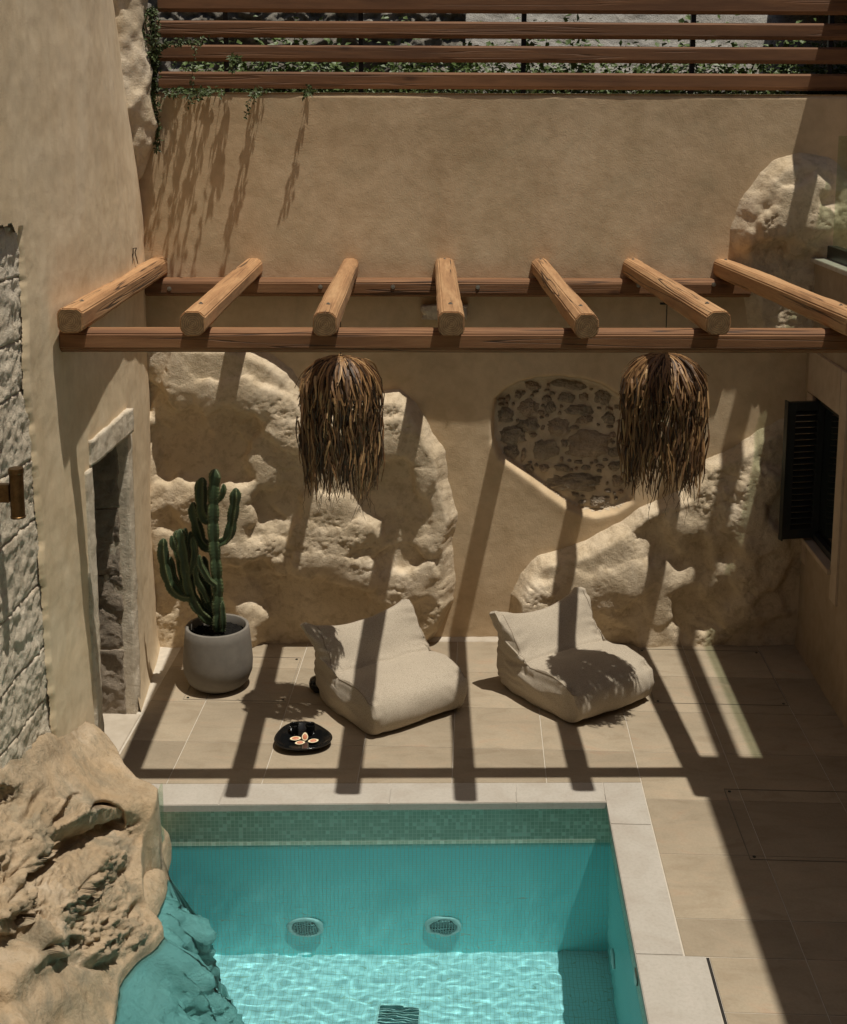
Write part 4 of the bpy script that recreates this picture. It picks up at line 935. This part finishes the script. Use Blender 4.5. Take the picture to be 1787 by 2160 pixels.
# ================================================================== BEANBAGS
def beanbag(org, rz, label, W_=.80, D=.74, shift=.02, H=.28, BH=.56, seed=1, notch=True):
    t = thing('beanbag_chair', label, 'beanbag chair', org, rz, 'beige beanbag chairs on the terrace')
    prof = [(.05, .0), (-.02, .05), (-.045, .15), (-.01, H-.04), (.07, H+.005), (.26, H+.045), (.44, H+.01), (.53, H+.04), (.59, H+.14), (.67, BH-.05), (.72, BH), (.79, BH-.03), (.81, .40), (.80, .24), (.80, .10), (.75, 0)]
    bm = bmesh.new(); us = [-.5, -.47, -.3, -.1, .1, .3, .47, .5]; loops = []
    for u in us:
        lp = []
        for k, (v, z) in enumerate(prof):
            x = u*W_; vv = v*D/.78; zz = z
            if z > BH-.1: zz = z + .10*(abs(u)*2)**2.0-.03; x = x*1.13-shift; vv += .02*(abs(u)*2)**2
            if .30 <= z < BH-.1 and v > .5: x *= .95
            if z < .2: x *= .965
            if v < .1 and abs(u) < .4: vv -= .015
            if abs(u) == .5: 
                vv = .38+(vv-.38)*.955; zz = zz*.96+.004
                x *= 1.0
            lp.append(bm.verts.new((x, vv, zz)))
        loops.append(lp)
    n = len(prof)
    for a, b in zip(loops, loops[1:]):
        for j in range(n): bm.faces.new((a[j], b[j], b[(j+1) % n], a[(j+1) % n]))
    for lp, sg in ((loops[0], -1), (loops[-1], 1)):   # side panels: lower cushion and backrest
        def cap(idx, off):
            c = sum((lp[i].co for i in idx), Vector())/len(idx); c.x += sg*off; cv = bm.verts.new(c)
            for i in range(len(idx)):
                a, b = lp[idx[i]], lp[idx[(i+1) % len(idx)]]
                if idx[(i+1) % len(idx)] == (idx[i]+1) % n or True: bm.faces.new((a, b, cv) if sg < 0 else (b, a, cv))
        lo_i = [13, 14, 15, 0, 1, 2, 3, 4, 5, 6]; hi_i = [6, 7, 8, 9, 10, 11, 12, 13]
        cap(lo_i, .05); cap(hi_i, .02)
    bmesh.ops.recalc_face_normals(bm, faces=bm.faces)
    o = from_bm('cover', bm, M['fabric'], t, smooth=True)
    cr = o.data.attributes.new('crease_edge', 'FLOAT', 'EDGE')
    vs = o.data.vertices; cl = {}
    for e in o.data.edges:
        a, b = vs[e.vertices[0]].co, vs[e.vertices[1]].co
        side = abs(abs(a.x)-abs(b.x)) < .06 and min(abs(a.x), abs(b.x)) > .43*W_
        if side and a.z > .1 and b.z > .1: cr.data[e.index].value = .55
        elif abs(a.z) < .02 and abs(b.z) < .02: cr.data[e.index].value = .3
    sm = o.modifiers.new('sub', 'SUBSURF'); sm.levels = 4; sm.render_levels = 4
    dg = bpy.context.evaluated_depsgraph_get(); ev = o.evaluated_get(dg); me = bpy.data.meshes.new_from_object(ev); o.modifiers.clear()
    nrm = [v.normal.copy() for v in me.vertices]
    mn = min(v.co.z for v in me.vertices)
    for v, nn in zip(me.vertices, nrm):
        c = v.co; c.z -= mn*(1-min(1, max(0, c.z/.3)))
        w = .016*noise.noise(c*2.6+Vector((seed, 0, 0)))+.006*noise.noise(c*7+Vector((seed, 3, 0)))
        # crease where seat meets back
        d = abs(c.y-.47*D/.78-.03*noise.noise(Vector((c.x*5, 0, seed)))); cz = math.exp(-(d/.016)**2)*.030*(c.z > H-.06)*(.5+.5*noise.noise(Vector((c.x*4, 1, seed))))
        # soft folds on the side of the backrest and at front corners
        fs = .0028*math.sin(c.z*75+noise.noise(c*4)*5)*math.exp(-((abs(c.x)-.5*W_)/.05)**2)*(1 if c.z > .3 else .35)*(c.y > .45 or c.z < .3)
        pn = .028*math.exp(-((abs(c.x)-.44*W_)**2+(c.y-.045)**2+(c.z-H+.01)**2)/.0011); wr = .0045*math.sin(c.x*60+c.y*40+6*noise.noise(c*5))*math.exp(-((abs(c.x)-.44*W_)**2+(c.y-.06)**2)/.02)*(c.z < H) + .004*math.sin(c.z*80+5*noise.noise(c*6+Vector((seed,0,0))))*math.exp(-((abs(c.x)-.47*W_)/.09)**2)*(c.y > .4)
        v.co = c+nn*(w-cz+fs-pn+wr)
        if v.co.z < .002: v.co.z = .002
    o.data = me; me.polygons.foreach_set('use_smooth', [True]*len(me.polygons))
    if not me.materials: me.materials.append(M['fabric'])
    # piping along the seams: nearest surface points
    from mathutils.bvhtree import BVHTree
    bv = BVHTree.FromPolygons([v.co for v in me.vertices], [tuple(p.vertices) for p in me.polygons])
    for sx in (-1, 1):
        line = [(.5*sx*W_, v*D/.78, z) for v, z in ((-.02, .27), (.03, H-.01), (.12, H+.02), (.26, H+.02), (.42, H), (.52, H+.05), (.58, H+.14), (.65, BH-.03), (.70, BH+.06))]
        pts = []
        for a, b in zip(line, line[1:]):
            for i in range(10):
                q = Vector(a).lerp(Vector(b), i/10); h_ = bv.find_nearest(q)
                pts.append(h_[0]+h_[1]*.0005)
        bm = bmesh.new(); tube(bm, pts, .0026, 5); from_bm('seam', bm, M['fabric_dark'], t, smooth=True)
    return t
M['fabric_dark'] = simple('seam_thread', (.26, .21, .155), .9)
def place_bag(front, rightc, leftc, label, seed, **k):
    # chair's front edge runs front->right ; local x = along front edge, local y = into the backrest
    fx = (rightc-front); rz = math.atan2(fx.y, fx.x); mid = (front+rightc)/2
    ly = Vector((-math.sin(rz), math.cos(rz), 0)); D = max(.70, abs((leftc-front).dot(ly)))
    beanbag((mid.x, mid.y, .001), rz, label, W_=fx.length*1.02, D=D*1.03, seed=seed, **k)
place_bag(onZ(783, 1560), onZ(982, 1498), onZ(662, 1478), 'left beige beanbag chair beside the black tray', 1, shift=.07)
place_bag(onZ(1210, 1537), onZ(1375, 1476), onZ(1058, 1448), 'right beige beanbag chair nearer the shuttered window', 2)

# ================================================================== CACTUS
t = thing('cactus_pot', 'round dark grey pot holding the cactus, left by the doorway', 'pot', (.64, .88, 0))
bm = bmesh.new(); lathe(bm, [(.0001, .012), (.16, .012), (.185, .02), (.225, .06), (.252, .13), (.257, .20), (.250, .30), (.240, .40), (.233, .465), (.228, .470), (.213, .470), (.208, .465), (.212, .40), (.2, .36)], 64)
from_bm('vessel', bm, M['clay'], t, smooth=True)
bm = bmesh.new(); lathe(bm, [(.0001, 0), (.155, 0), (.158, .012)], 48); from_bm('base_ring', bm, M['void'], t, smooth=True)
Xs, Ys = np.meshgrid(np.linspace(-.215, .215, 90), np.linspace(-.215, .215, 90)); Zs = .405+.013*fbm_arr(Xs, Ys, Xs*0, 45, 3)+.01*fbm_arr(Xs, Ys, Xs*0, 9, 2)
kp = (np.hypot(Xs, Ys) < .211)[:-1, :-1]; grid_mesh('soil', np.stack([Xs, Ys, Zs], -1), M['soil'], t, keep=kp, smooth=False)
cact = thing('cactus', 'tall branching green cactus growing in the round pot', 'cactus', (.64, .88, .40))
zc = lambda x, y: (300+x/4.038, 960+y/4.038)
def stalk(path, rad, yoff=(0, 0), seed=0, name='stem'):
    n0 = len(path); w = [onY(*zc(*q), .88+yoff[0]+(yoff[1]-yoff[0])*i/(n0-1)) for i, q in enumerate(path)]
    pts = []
    for i in range(n0-1):
        p0, p1, p2, p3 = w[max(i-1, 0)], w[i], w[i+1], w[min(i+2, n0-1)]
        m_ = max(3, int((p2-p1).length/.008))
        for k in range(m_):
            s = k/m_; pts.append(.5*((2*p1)+(p2-p0)*s+(2*p0-5*p1+4*p2-p3)*s*s+(3*p1-p0-3*p2+p3)*s**3))
    pts.append(w[-1]); L = 0; acc = [0]
    for a, b in zip(pts, pts[1:]): L += (b-a).length; acc.append(L)
    bm = bmesh.new(); rl = bm.verts.layers.float.new('rib'); rings = []; NR = 4; NS = 24; org = Vector((.64, .88, .40)); a = None
    for i, p in enumerate(pts):
        d = (pts[min(i+1, len(pts)-1)]-pts[max(i-1, 0)]).normalized()
        a = (Vector((1, -.6, 0)) if a is None else a); a = (a-d*a.dot(d)).normalized(); b = d.cross(a)
        s = acc[i]; tip = min(1, math.sqrt(max(.0, (L-s)/.05+.03))); seg = .78+.24*abs(math.sin(s*math.pi/.14+seed))**.7; base = .75+.25*min(1, s/.05)
        r = rad*tip*seg*base; ring = []
        for j in range(NS):
            th = 2*math.pi*j/NS; rib = (math.cos(th*NR)*.5+.5)**1.6; sc_ = .11*math.sin(s*2*math.pi/.026+j//6*1.7)
            rr = r*(.50+.62*rib*(1+sc_))
            v = bm.verts.new(p+(a*math.cos(th)+b*math.sin(th))*rr-org); v[rl] = 1. if rib > .93 else max(0, rib-.75)*.5; ring.append(v)
        rings.append(ring)
    for r0, r1 in zip(rings, rings[1:]):
        for j in range(NS): bm.faces.new((r0[j], r0[(j+1) % NS], r1[(j+1) % NS], r1[j]))
    bm.faces.new(rings[-1])
    for ri in range(2, len(rings)-1, 2):
        for j in range(0, NS, 6):
            v = rings[ri][j]; cc = sum((q.co for q in rings[ri]), Vector())/NS; o_ = (v.co-cc).normalized(); up_ = Vector((0, 0, 1))
            for sg in (-1, 1):
                tip_ = v.co+o_*.007+o_.cross(up_)*sg*.005+up_*.001; k_ = len(SPN[0]); SPN[0].extend([tuple(v.co+up_*.0014), tuple(v.co-up_*.0014), tuple(tip_)]); SPN[1].append((k_, k_+1, k_+2))
    from_bm(name, bm, M['cactus'], cact, smooth=True)
SPN = ([], [])
S = [([(650,1500),(645,1300),(640,1100),(625,900),(608,700),(605,500),(608,350),(615,230),(620,120)], .052, (0, 0)),
([(640,750),(690,735),(735,690),(760,600),(775,500),(790,400),(797,280)], .038, (0, -.04)),
([(600,570),(545,540),(515,470),(505,380),(505,280),(512,190)], .043, (.03, .06)),
([(600,800),(540,770),(500,720),(470,620),(445,500),(432,400)], .040, (.02, .07)),
([(640,390),(680,350),(692,300),(693,245)], .026, (-.01, -.03)),
([(610,1420),(540,1370),(470,1290),(420,1190),(385,1060),(365,900),(340,760),(320,630)], .043, (.0, -.06)),
([(410,1210),(320,1190),(250,1120),(210,1020),(185,900),(175,800),(180,710)], .038, (-.04, -.09)),
([(350,1190),(300,1120),(265,1030),(245,940),(245,865)], .034, (-.03, .03)),
([(320,900),(285,810),(258,760),(250,685)], .024, (-.05, -.08)),
([(440,1200),(415,1080),(405,960),(410,820),(412,650)], .036, (.0, .05)),
([(385,960),(372,820),(368,700),(368,620)], .034, (.04, .06)),
([(630,1110),(570,1060),(520,980),(490,910),(485,850)], .024, (-.05, -.09)),
([(600,1330),(550,1260),(510,1150),(480,1020),(455,900),(440,780),(435,680)], .036, (.05, .08)),
([(620,1380),(590,1300),(570,1220),(560,1100),(545,980),(530,900),(520,860)], .032, (.06, .1)),
([(690,1500),(690,1400),(685,1300),(682,1245)], .026, (-.02, -.03)),
([(385,1150),(345,1050),(325,930),(300,820),(290,700),(300,640)], .034, (.01, .0)),
([(400,1000),(440,900),(445,800),(432,700)], .030, (-.04, -.07)),([(300,1150),(240,1060),(218,960),(215,880)], .028, (.0, .02)),
([(560,1250),(520,1160),(470,1080),(455,1000),(470,920)], .024, (-.02, -.05)),([(345,820),(330,740),(345,680),(345,635)], .024, (-.03, -.05)),
([(500,420),(480,360),(470,300),(478,215)], .030, (.05, .07)),([(430,1250),(395,1130),(380,1020),(372,900)], .028, (.06, .08))]
for k, (pth, r, yo) in enumerate(S): stalk(pth, r, yo, k*1.3)
me = bpy.data.meshes.new('spines'); me.from_pydata(SPN[0], [], SPN[1]); me.update(); o = link('spines', me, simple('pale_spine', (.42, .38, .24), .6), cact); o['kind'] = 'stuff'

# ================================================================== TRAY, CUPS, FIGS
TC = Vector((1.385, .02, 0)); sq = lambda th: 1+.07*math.cos(3*th+.9)+.035*math.cos(2*th+2.1)
t = tag(bpy.data.objects.new('serving_tray', None), 'glossy black serving dish with cups and figs on the floor', 'tray'); COL.objects.link(t); t.location = TC
bm = bmesh.new(); lathe(bm, [(.0001, .008), (.10, .006), (.145, .020), (.180, .045), (.190, .052), (.196, .051), (.190, .040), (.150, .014), (.105, 0), (.0001, 0)], 72, shape=sq)
from_bm('dish', bm, M['ceramic'], t, smooth=True)
for k, (px, lab) in enumerate(((621, 'left small black cup at the back of the tray'), (655, 'right small black cup at the back of the tray'))):
    p = onZ(px, 1547, .012); t = tag(bpy.data.objects.new('cup', None), lab, 'cup', 'small black cups on the tray'); COL.objects.link(t); t.location = (p.x, p.y, .012)
    bm = bmesh.new(); lathe(bm, [(.0001, 0), (.026, 0), (.029, .006), (.030, .052), (.034, .056), (.035, .066), (.033, .068), (.029, .066), (.0285, .054), (.027, .012), (.0001, .010)], 32); from_bm('bowl', bm, M['ceramic'], t, smooth=True)
    bm = bmesh.new(); lathe(bm, [(.0330, .0685), (.0345, .0690), (.0336, .0698), (.0325, .0690)], 32); from_bm('rim', bm, M['ceramic'], t, smooth=True)
FIG = [(623.5, 1558, .020, 20, 'leftmost fig wedge on the tray'), (643.5, 1555, .021, 80, 'upright fig half behind the other figs on the tray'), (633, 1567, .018, 30, 'front fig wedge on the tray'), (661, 1563, .019, 35, 'rightmost fig wedge on the tray')]
for px, py, r, az, lab in FIG:
    p = onZ(px, py, .028); t = tag(bpy.data.objects.new('fig_half', None), lab, 'fig', 'cut figs on the tray'); COL.objects.link(t); t.location = (p.x, p.y, .030)
    t.rotation_euler = (R(28 if az < 60 else 48), 0, R(az*.5 if az < 60 else 5))
    up = az > 60; sx, sy = (1.0, 1.15) if up else (1.55, .8)
    bm = bmesh.new(); bmesh.ops.create_uvsphere(bm, u_segments=28, v_segments=14, radius=1)
    bmesh.ops.bisect_plane(bm, geom=bm.verts[:]+bm.edges[:]+bm.faces[:], plane_co=(0, 0, 0), plane_no=(0, 0, 1), clear_outer=True)
    def shp(v):
        tip = 1+ (.28*max(0, v.y)**3 if up else .22*abs(v.x)**3); return Vector((v.x*r*sx*(1 if up else tip), v.y*r*sy*(tip if up else 1), v.z*r*.85))
    for v in bm.verts: v.co = shp(v.co)
    from_bm('skin', bm, M['figskin'], t, smooth=True)
    for rr, zz_, mt_, nm in ((1., .0004, 'figrim', 'rim'), (.72, .0016, 'figflesh', 'flesh')):
        bm = bmesh.new(); c = bm.verts.new((0, 0, zz_+(.0015 if nm == 'flesh' else 0))); rg = [bm.verts.new(shp(Vector((math.cos(a)*rr, math.sin(a)*rr, 0)))+Vector((0, 0, zz_))) for a in [2*math.pi*i/28 for i in range(28)]]
        for i in range(28): bm.faces.new((c, rg[i], rg[(i+1) % 28]))
        from_bm(nm, bm, M[mt_], t)
p = onZ(660, 1462)
bm = bmesh.new(); lathe(bm, [(.0001, 0), (.05, 0), (.075, .03), (.08, .06), (.07, .09), (.04, .105), (.0001, .105)], 32)
tag(from_bm('round_lantern', bm, M['ceramic'], smooth=True, loc=(1.40, .83, .0)), 'small round black object half hidden behind the left beanbag', 'lantern')

# ================================================================== POOLSIDE ROCK
CT = [(150,1600,.55),(100,1640,.64),(200,1600,.44),(250,1680,.37),(150,1690,.50),(50,1700,.63),(290,1700,.29),(230,1620,.36),(180,1560,.52),
 (50,1800,.53),(0,1750,.68),(0,1900,.53),(150,1850,.30),(100,1880,.37),(100,1950,.28),(50,2000,.31),(100,2100,.17),(200,2100,-.06),(150,2160,.03),(0,2160,.27),(0,2050,.36),(200,1800,.27),(250,1800,.18),(290,1800,.06),
 (250,1900,.06),(285,1860,.0),(285,1950,-.12),(200,1950,.12),(200,2020,.0),(240,1990,-.08),(225,2060,-.17),(200,2160,-.15),(160,2060,.07),(310,1930,-.15),
 (200,1527,.42),(245,1575,.34),(290,1640,.28),(330,1660,.26),(318,1720,.13),(303,1760,.05),(298,1800,.0),(300,1860,-.06),(306,1900,-.12),(325,1930,-.22),(345,1955,-.31),(290,2010,-.31),(250,2055,-.31),(243,2100,-.31),(235,2160,-.31),(230,2400,-.33),
 (140,1520,.68),(85,1560,.78),(35,1640,.78),(0,1610,.92),(-120,1560,1.0),(-100,1800,.8),(-100,2000,.6),(-100,2300,.4),(100,2300,.05),(0,2400,.15)]
OUT = [(-140,1500),(0,1560),(60,1560),(95,1545),(125,1520),(165,1516),(200,1527),(225,1548),(245,1575),(262,1610),(290,1640),(316,1650),(333,1662),(330,1690),(318,1725),(303,1760),(299,1800),(301,1850),(305,1890),(318,1918),(338,1940),(345,1957),(325,1985),(292,2010),(262,2040),(250,2060),(247,2100),(240,2150),(235,2180),(228,2420),(-140,2420)]
sp_ = 3.; gx_ = np.arange(-140, 500, sp_); gy_ = np.arange(1440, 2430, sp_); X, Y = np.meshgrid(gx_, gy_)
dO = pdist(X, Y, OUT)
# nearest point of the outline for the parts that turn out of sight
NX, NY = X.copy(), Y.copy(); best = np.full(X.shape, 1e9)
for i in range(len(OUT)):
    x0, y0 = OUT[i]; x1, y1 = OUT[(i+1) % len(OUT)]; dx, dy = x1-x0, y1-y0; t_ = np.clip(((X-x0)*dx+(Y-y0)*dy)/(dx*dx+dy*dy), 0, 1)
    qx, qy = x0+t_*dx, y0+t_*dy; d2 = np.hypot(X-qx, Y-qy); m_ = d2 < best; best = np.where(m_, d2, best); NX = np.where(m_, qx, NX); NY = np.where(m_, qy, NY)
inn = dO >= 0; QX = np.where(inn, X, NX); QY = np.where(inn, Y, NY)
Zb = rbf(QX, QY, CT, 34.)
DX = np.array(RT)[None, None]*((QX-PX)/F)[..., None]-np.array(UP)[None, None]*((QY-PY)/F)[..., None]+np.array(FW)[None, None]
P = np.array(CAM)+DX*((Zb-CAM.z)/DX[..., 2])[..., None]
out = np.clip(-dO, 0, None)*.0052
pool_side = (QY > 1690); side = np.where(pool_side[..., None], np.array([.40, .05, -1.]), np.array([.02, .12, -1.]))
side = np.where((QX < 130)[..., None] & ~pool_side[..., None], np.array([-.1, .1, -1.]), side)
po = out*2.6; below = np.clip(po-(Zb+.31), 0, 9); horiz = .40*(1-np.exp(-below/.55))*(1+.5*fbm_arr(QX/100, QY/100, X*0+2, 2.2, 3)); vert = po
ps_ = np.stack([horiz, .10*horiz, -vert], -1)
P = P+np.where(pool_side[..., None], ps_, side*out[..., None])
# relief, along the surface normal
gu = np.gradient(P, axis=1); gv = np.gradient(P, axis=0); N = np.cross(gv, gu); N /= np.linalg.norm(N, axis=-1, keepdims=True)+1e-9
N = np.where((N[..., 2:3] < 0) & inn[..., None], -N, N)
th = -.82; U = (X*math.cos(th)-Y*math.sin(th)*-1*-1)/100.; U = (X*math.cos(.87)-Y*math.sin(.87))/100.; V = (X*math.sin(.87)+Y*math.cos(.87))/100.
top_l = np.interp(X, [-140, 0, 60, 120, 170, 220, 260, 300, 330], [1630, 1640, 1650, 1665, 1685, 1705, 1725, 1730, 1720]); bot_l = np.interp(X, [-140, 0, 60, 100, 150, 200, 260, 300, 340], [1930, 1950, 1965, 1990, 2018, 2030, 2018, 1990, 1960])
wv_ = 18*fbm_arr(X/100, Y/100, X*0, 1.1, 3)
rg = sstep(Y+wv_, top_l-12, top_l+30)*(1-sstep(Y+wv_, bot_l-18, bot_l+6))
und = sstep(-dO, 4, 60)*pool_side
rdg = ridged(U*.85, V*2.2, X*0, .75, 6)-1.15; fb = fbm_arr(U, V*2, X*0+1, 1.5, 6); fine = fbm_arr(X/100, Y/100, X*0+4, 9, 4); fine2 = ridged(X/100, Y/100, X*0+6, 5, 4)-1.
soft = fbm_arr(X/100, Y/100, X*0+2, 1.0, 3)
patch = sstep(fbm_arr(X/100, Y/100, X*0+12, .9, 3), -.25, .25)
cr_ = ridged(X/100+.3*fb, Y/100-.2*fb, X*0+21, 2.3, 6)-1.1; cr2 = fbm_arr(X/100, Y/100, X*0+31, 22, 3)
D = rg*(.014*rdg*(.4+.6*patch)+.012*fb+.038*cr_*(.25+.75*patch)+.010*fine*(.3+patch)+.012*fine2*patch+.0045*cr2)+(1-rg)*(.012*soft+.0022*fine+.0012*cr2)+und*(.05*soft+.09*fbm_arr(P[..., 0], P[..., 1], P[..., 2], 3.2, 5)+.05*fbm_arr(P[..., 0], P[..., 1], P[..., 2], 1.6, 2))
CUT = np.zeros(X.shape)
def cut(x0, y0, x1, y1, w0, w1, dep, pw=2.2):
    global D, CUT
    dx, dy = x1-x0, y1-y0; L = dx*dx+dy*dy; t_ = ((X-x0)*dx+(Y-y0)*dy)/L; tc = np.clip(t_, 0, 1); wob = 5*fbm_arr(X/100, Y/100, X*0+x0, 3.0, 3)
    d_ = np.hypot(X-x0-tc*dx, Y-y0-tc*dy)+wob; w_ = w0+(w1-w0)*tc
    g_ = np.exp(-np.clip(d_/w_, 0, 9)**(2*pw if dep > .1 else 2))*(.35+.65*tc if dep > .13 else np.sin(math.pi*(.12+.76*tc)))
    if dep > .11: CUT = np.maximum(CUT, dep*g_)
    else: D = D-.75*dep*g_
cut(150,1780,220,1732,22,36,.16); cut(55,1862,150,1780,7,18,.12); cut(112,1750,165,1690,9,17,.13); cut(45,1730,92,1668,7,12,.07); cut(0,1870,40,1800,8,12,.07); cut(10,1850,60,1830,9,6,.06)
cut(272,1860,300,1770,9,9,.09); cut(255,1850,268,1822,9,10,.08); cut(272,1935,306,1888,9,10,.07); cut(250,2010,272,1985,11,9,.08); cut(165,1880,188,1872,9,9,.06); cut(205,1970,235,1940,8,9,.06); cut(215,1915,260,1935,9,8,.05); cut(100,1995,190,2004,16,13,.045); cut(120,1930,170,1960,9,8,.03)
cut(30,1835,75,1800,7,8,.06); cut(130,1905,150,1890,6,7,.03)
D = D+.035*rg*np.exp(-((Y-bot_l+14)/16.)**2)-.03*np.exp(-((Y-bot_l-8)/9.)**2)*(X < 290)*(Y > 1800)
EF = sstep(dO, 0, 30)*.9+.1+und
P = P+N*((D-.35*CUT)*EF)[..., None]+np.array([-.22, .95, -.12])*(1.0*CUT*EF)[..., None]
q1 = fbm_arr(P[..., 0], P[..., 1], P[..., 2], 9, 4); q2 = fbm_arr(P[..., 0], P[..., 1], P[..., 2], 26, 4); q3 = ridged(P[..., 0], P[..., 1], P[..., 2], 6, 5)-1.
P = P+N*((.012*q1+.0065*q2+.012*q3)*(.15+.85*rg)*sstep(dO, 0, 25)+(.03*q1+.025*q3)*und)[..., None]
keep = (dO[:-1, :-1] > -135) & (P[:-1, :-1, 2] > -1.75)
pr_ = grid_mesh('poolside_rock', P[:, ::-1], M['rock_front'], keep=keep[:, ::-1]); tag(pr_, 'big tan rock with deep dark clefts beside the pool at lower left', 'rock')
p = onZ(325, 1800, -.2)
o = blob('pool_edge_rock', (.600, -1.02, -.24), (.125, .24, .20), M['rock_front'], .10, 1.6, 4); tag(o, 'smooth small rock between the big rock and the water', 'rock')
o = blob('pool_edge_rock', (.655, -1.33, -.30), (.115, .30, .14), M['rock_front'], .10, 1.6, 9); tag(o, 'low narrow rock at the waterline under the big rock', 'rock')
# glass plate closing the gap between rock and coping
t = thing('glass_screen', 'thin glass panel edge between the big rock and the pool corner', 'glass panel', (0, 0, 0))
a, b = Vector((.655, -.98, .18)), Vector((.60, -1.22, -.05))
bm = bmesh.new(); q = [(.690, -1.03, .262), (.702, -1.03, .262), (.640, -1.22, .10), (.628, -1.22, .10), (.690, -1.03, -.1), (.702, -1.03, -.1), (.640, -1.22, -.1), (.628, -1.22, -.1)]
vs = [bm.verts.new(p) for p in q]
for f in ((0, 1, 2, 3), (7, 6, 5, 4), (0, 4, 5, 1), (1, 5, 6, 2), (2, 6, 7, 3), (3, 7, 4, 0)): bm.faces.new([vs[i] for i in f])
from_bm('pane', bm, M['glass'], t)

for ob in bpy.data.objects:
    if ob.type == 'MESH' and ob.name.split('.')[0] in ('pool_basin', 'grate', 'frame', 'trim_ring', 'grille', 'poolside_rock', 'pool_edge_rock', 'inlet_disc', 'button'): ob.cycles.is_caustics_receiver = True
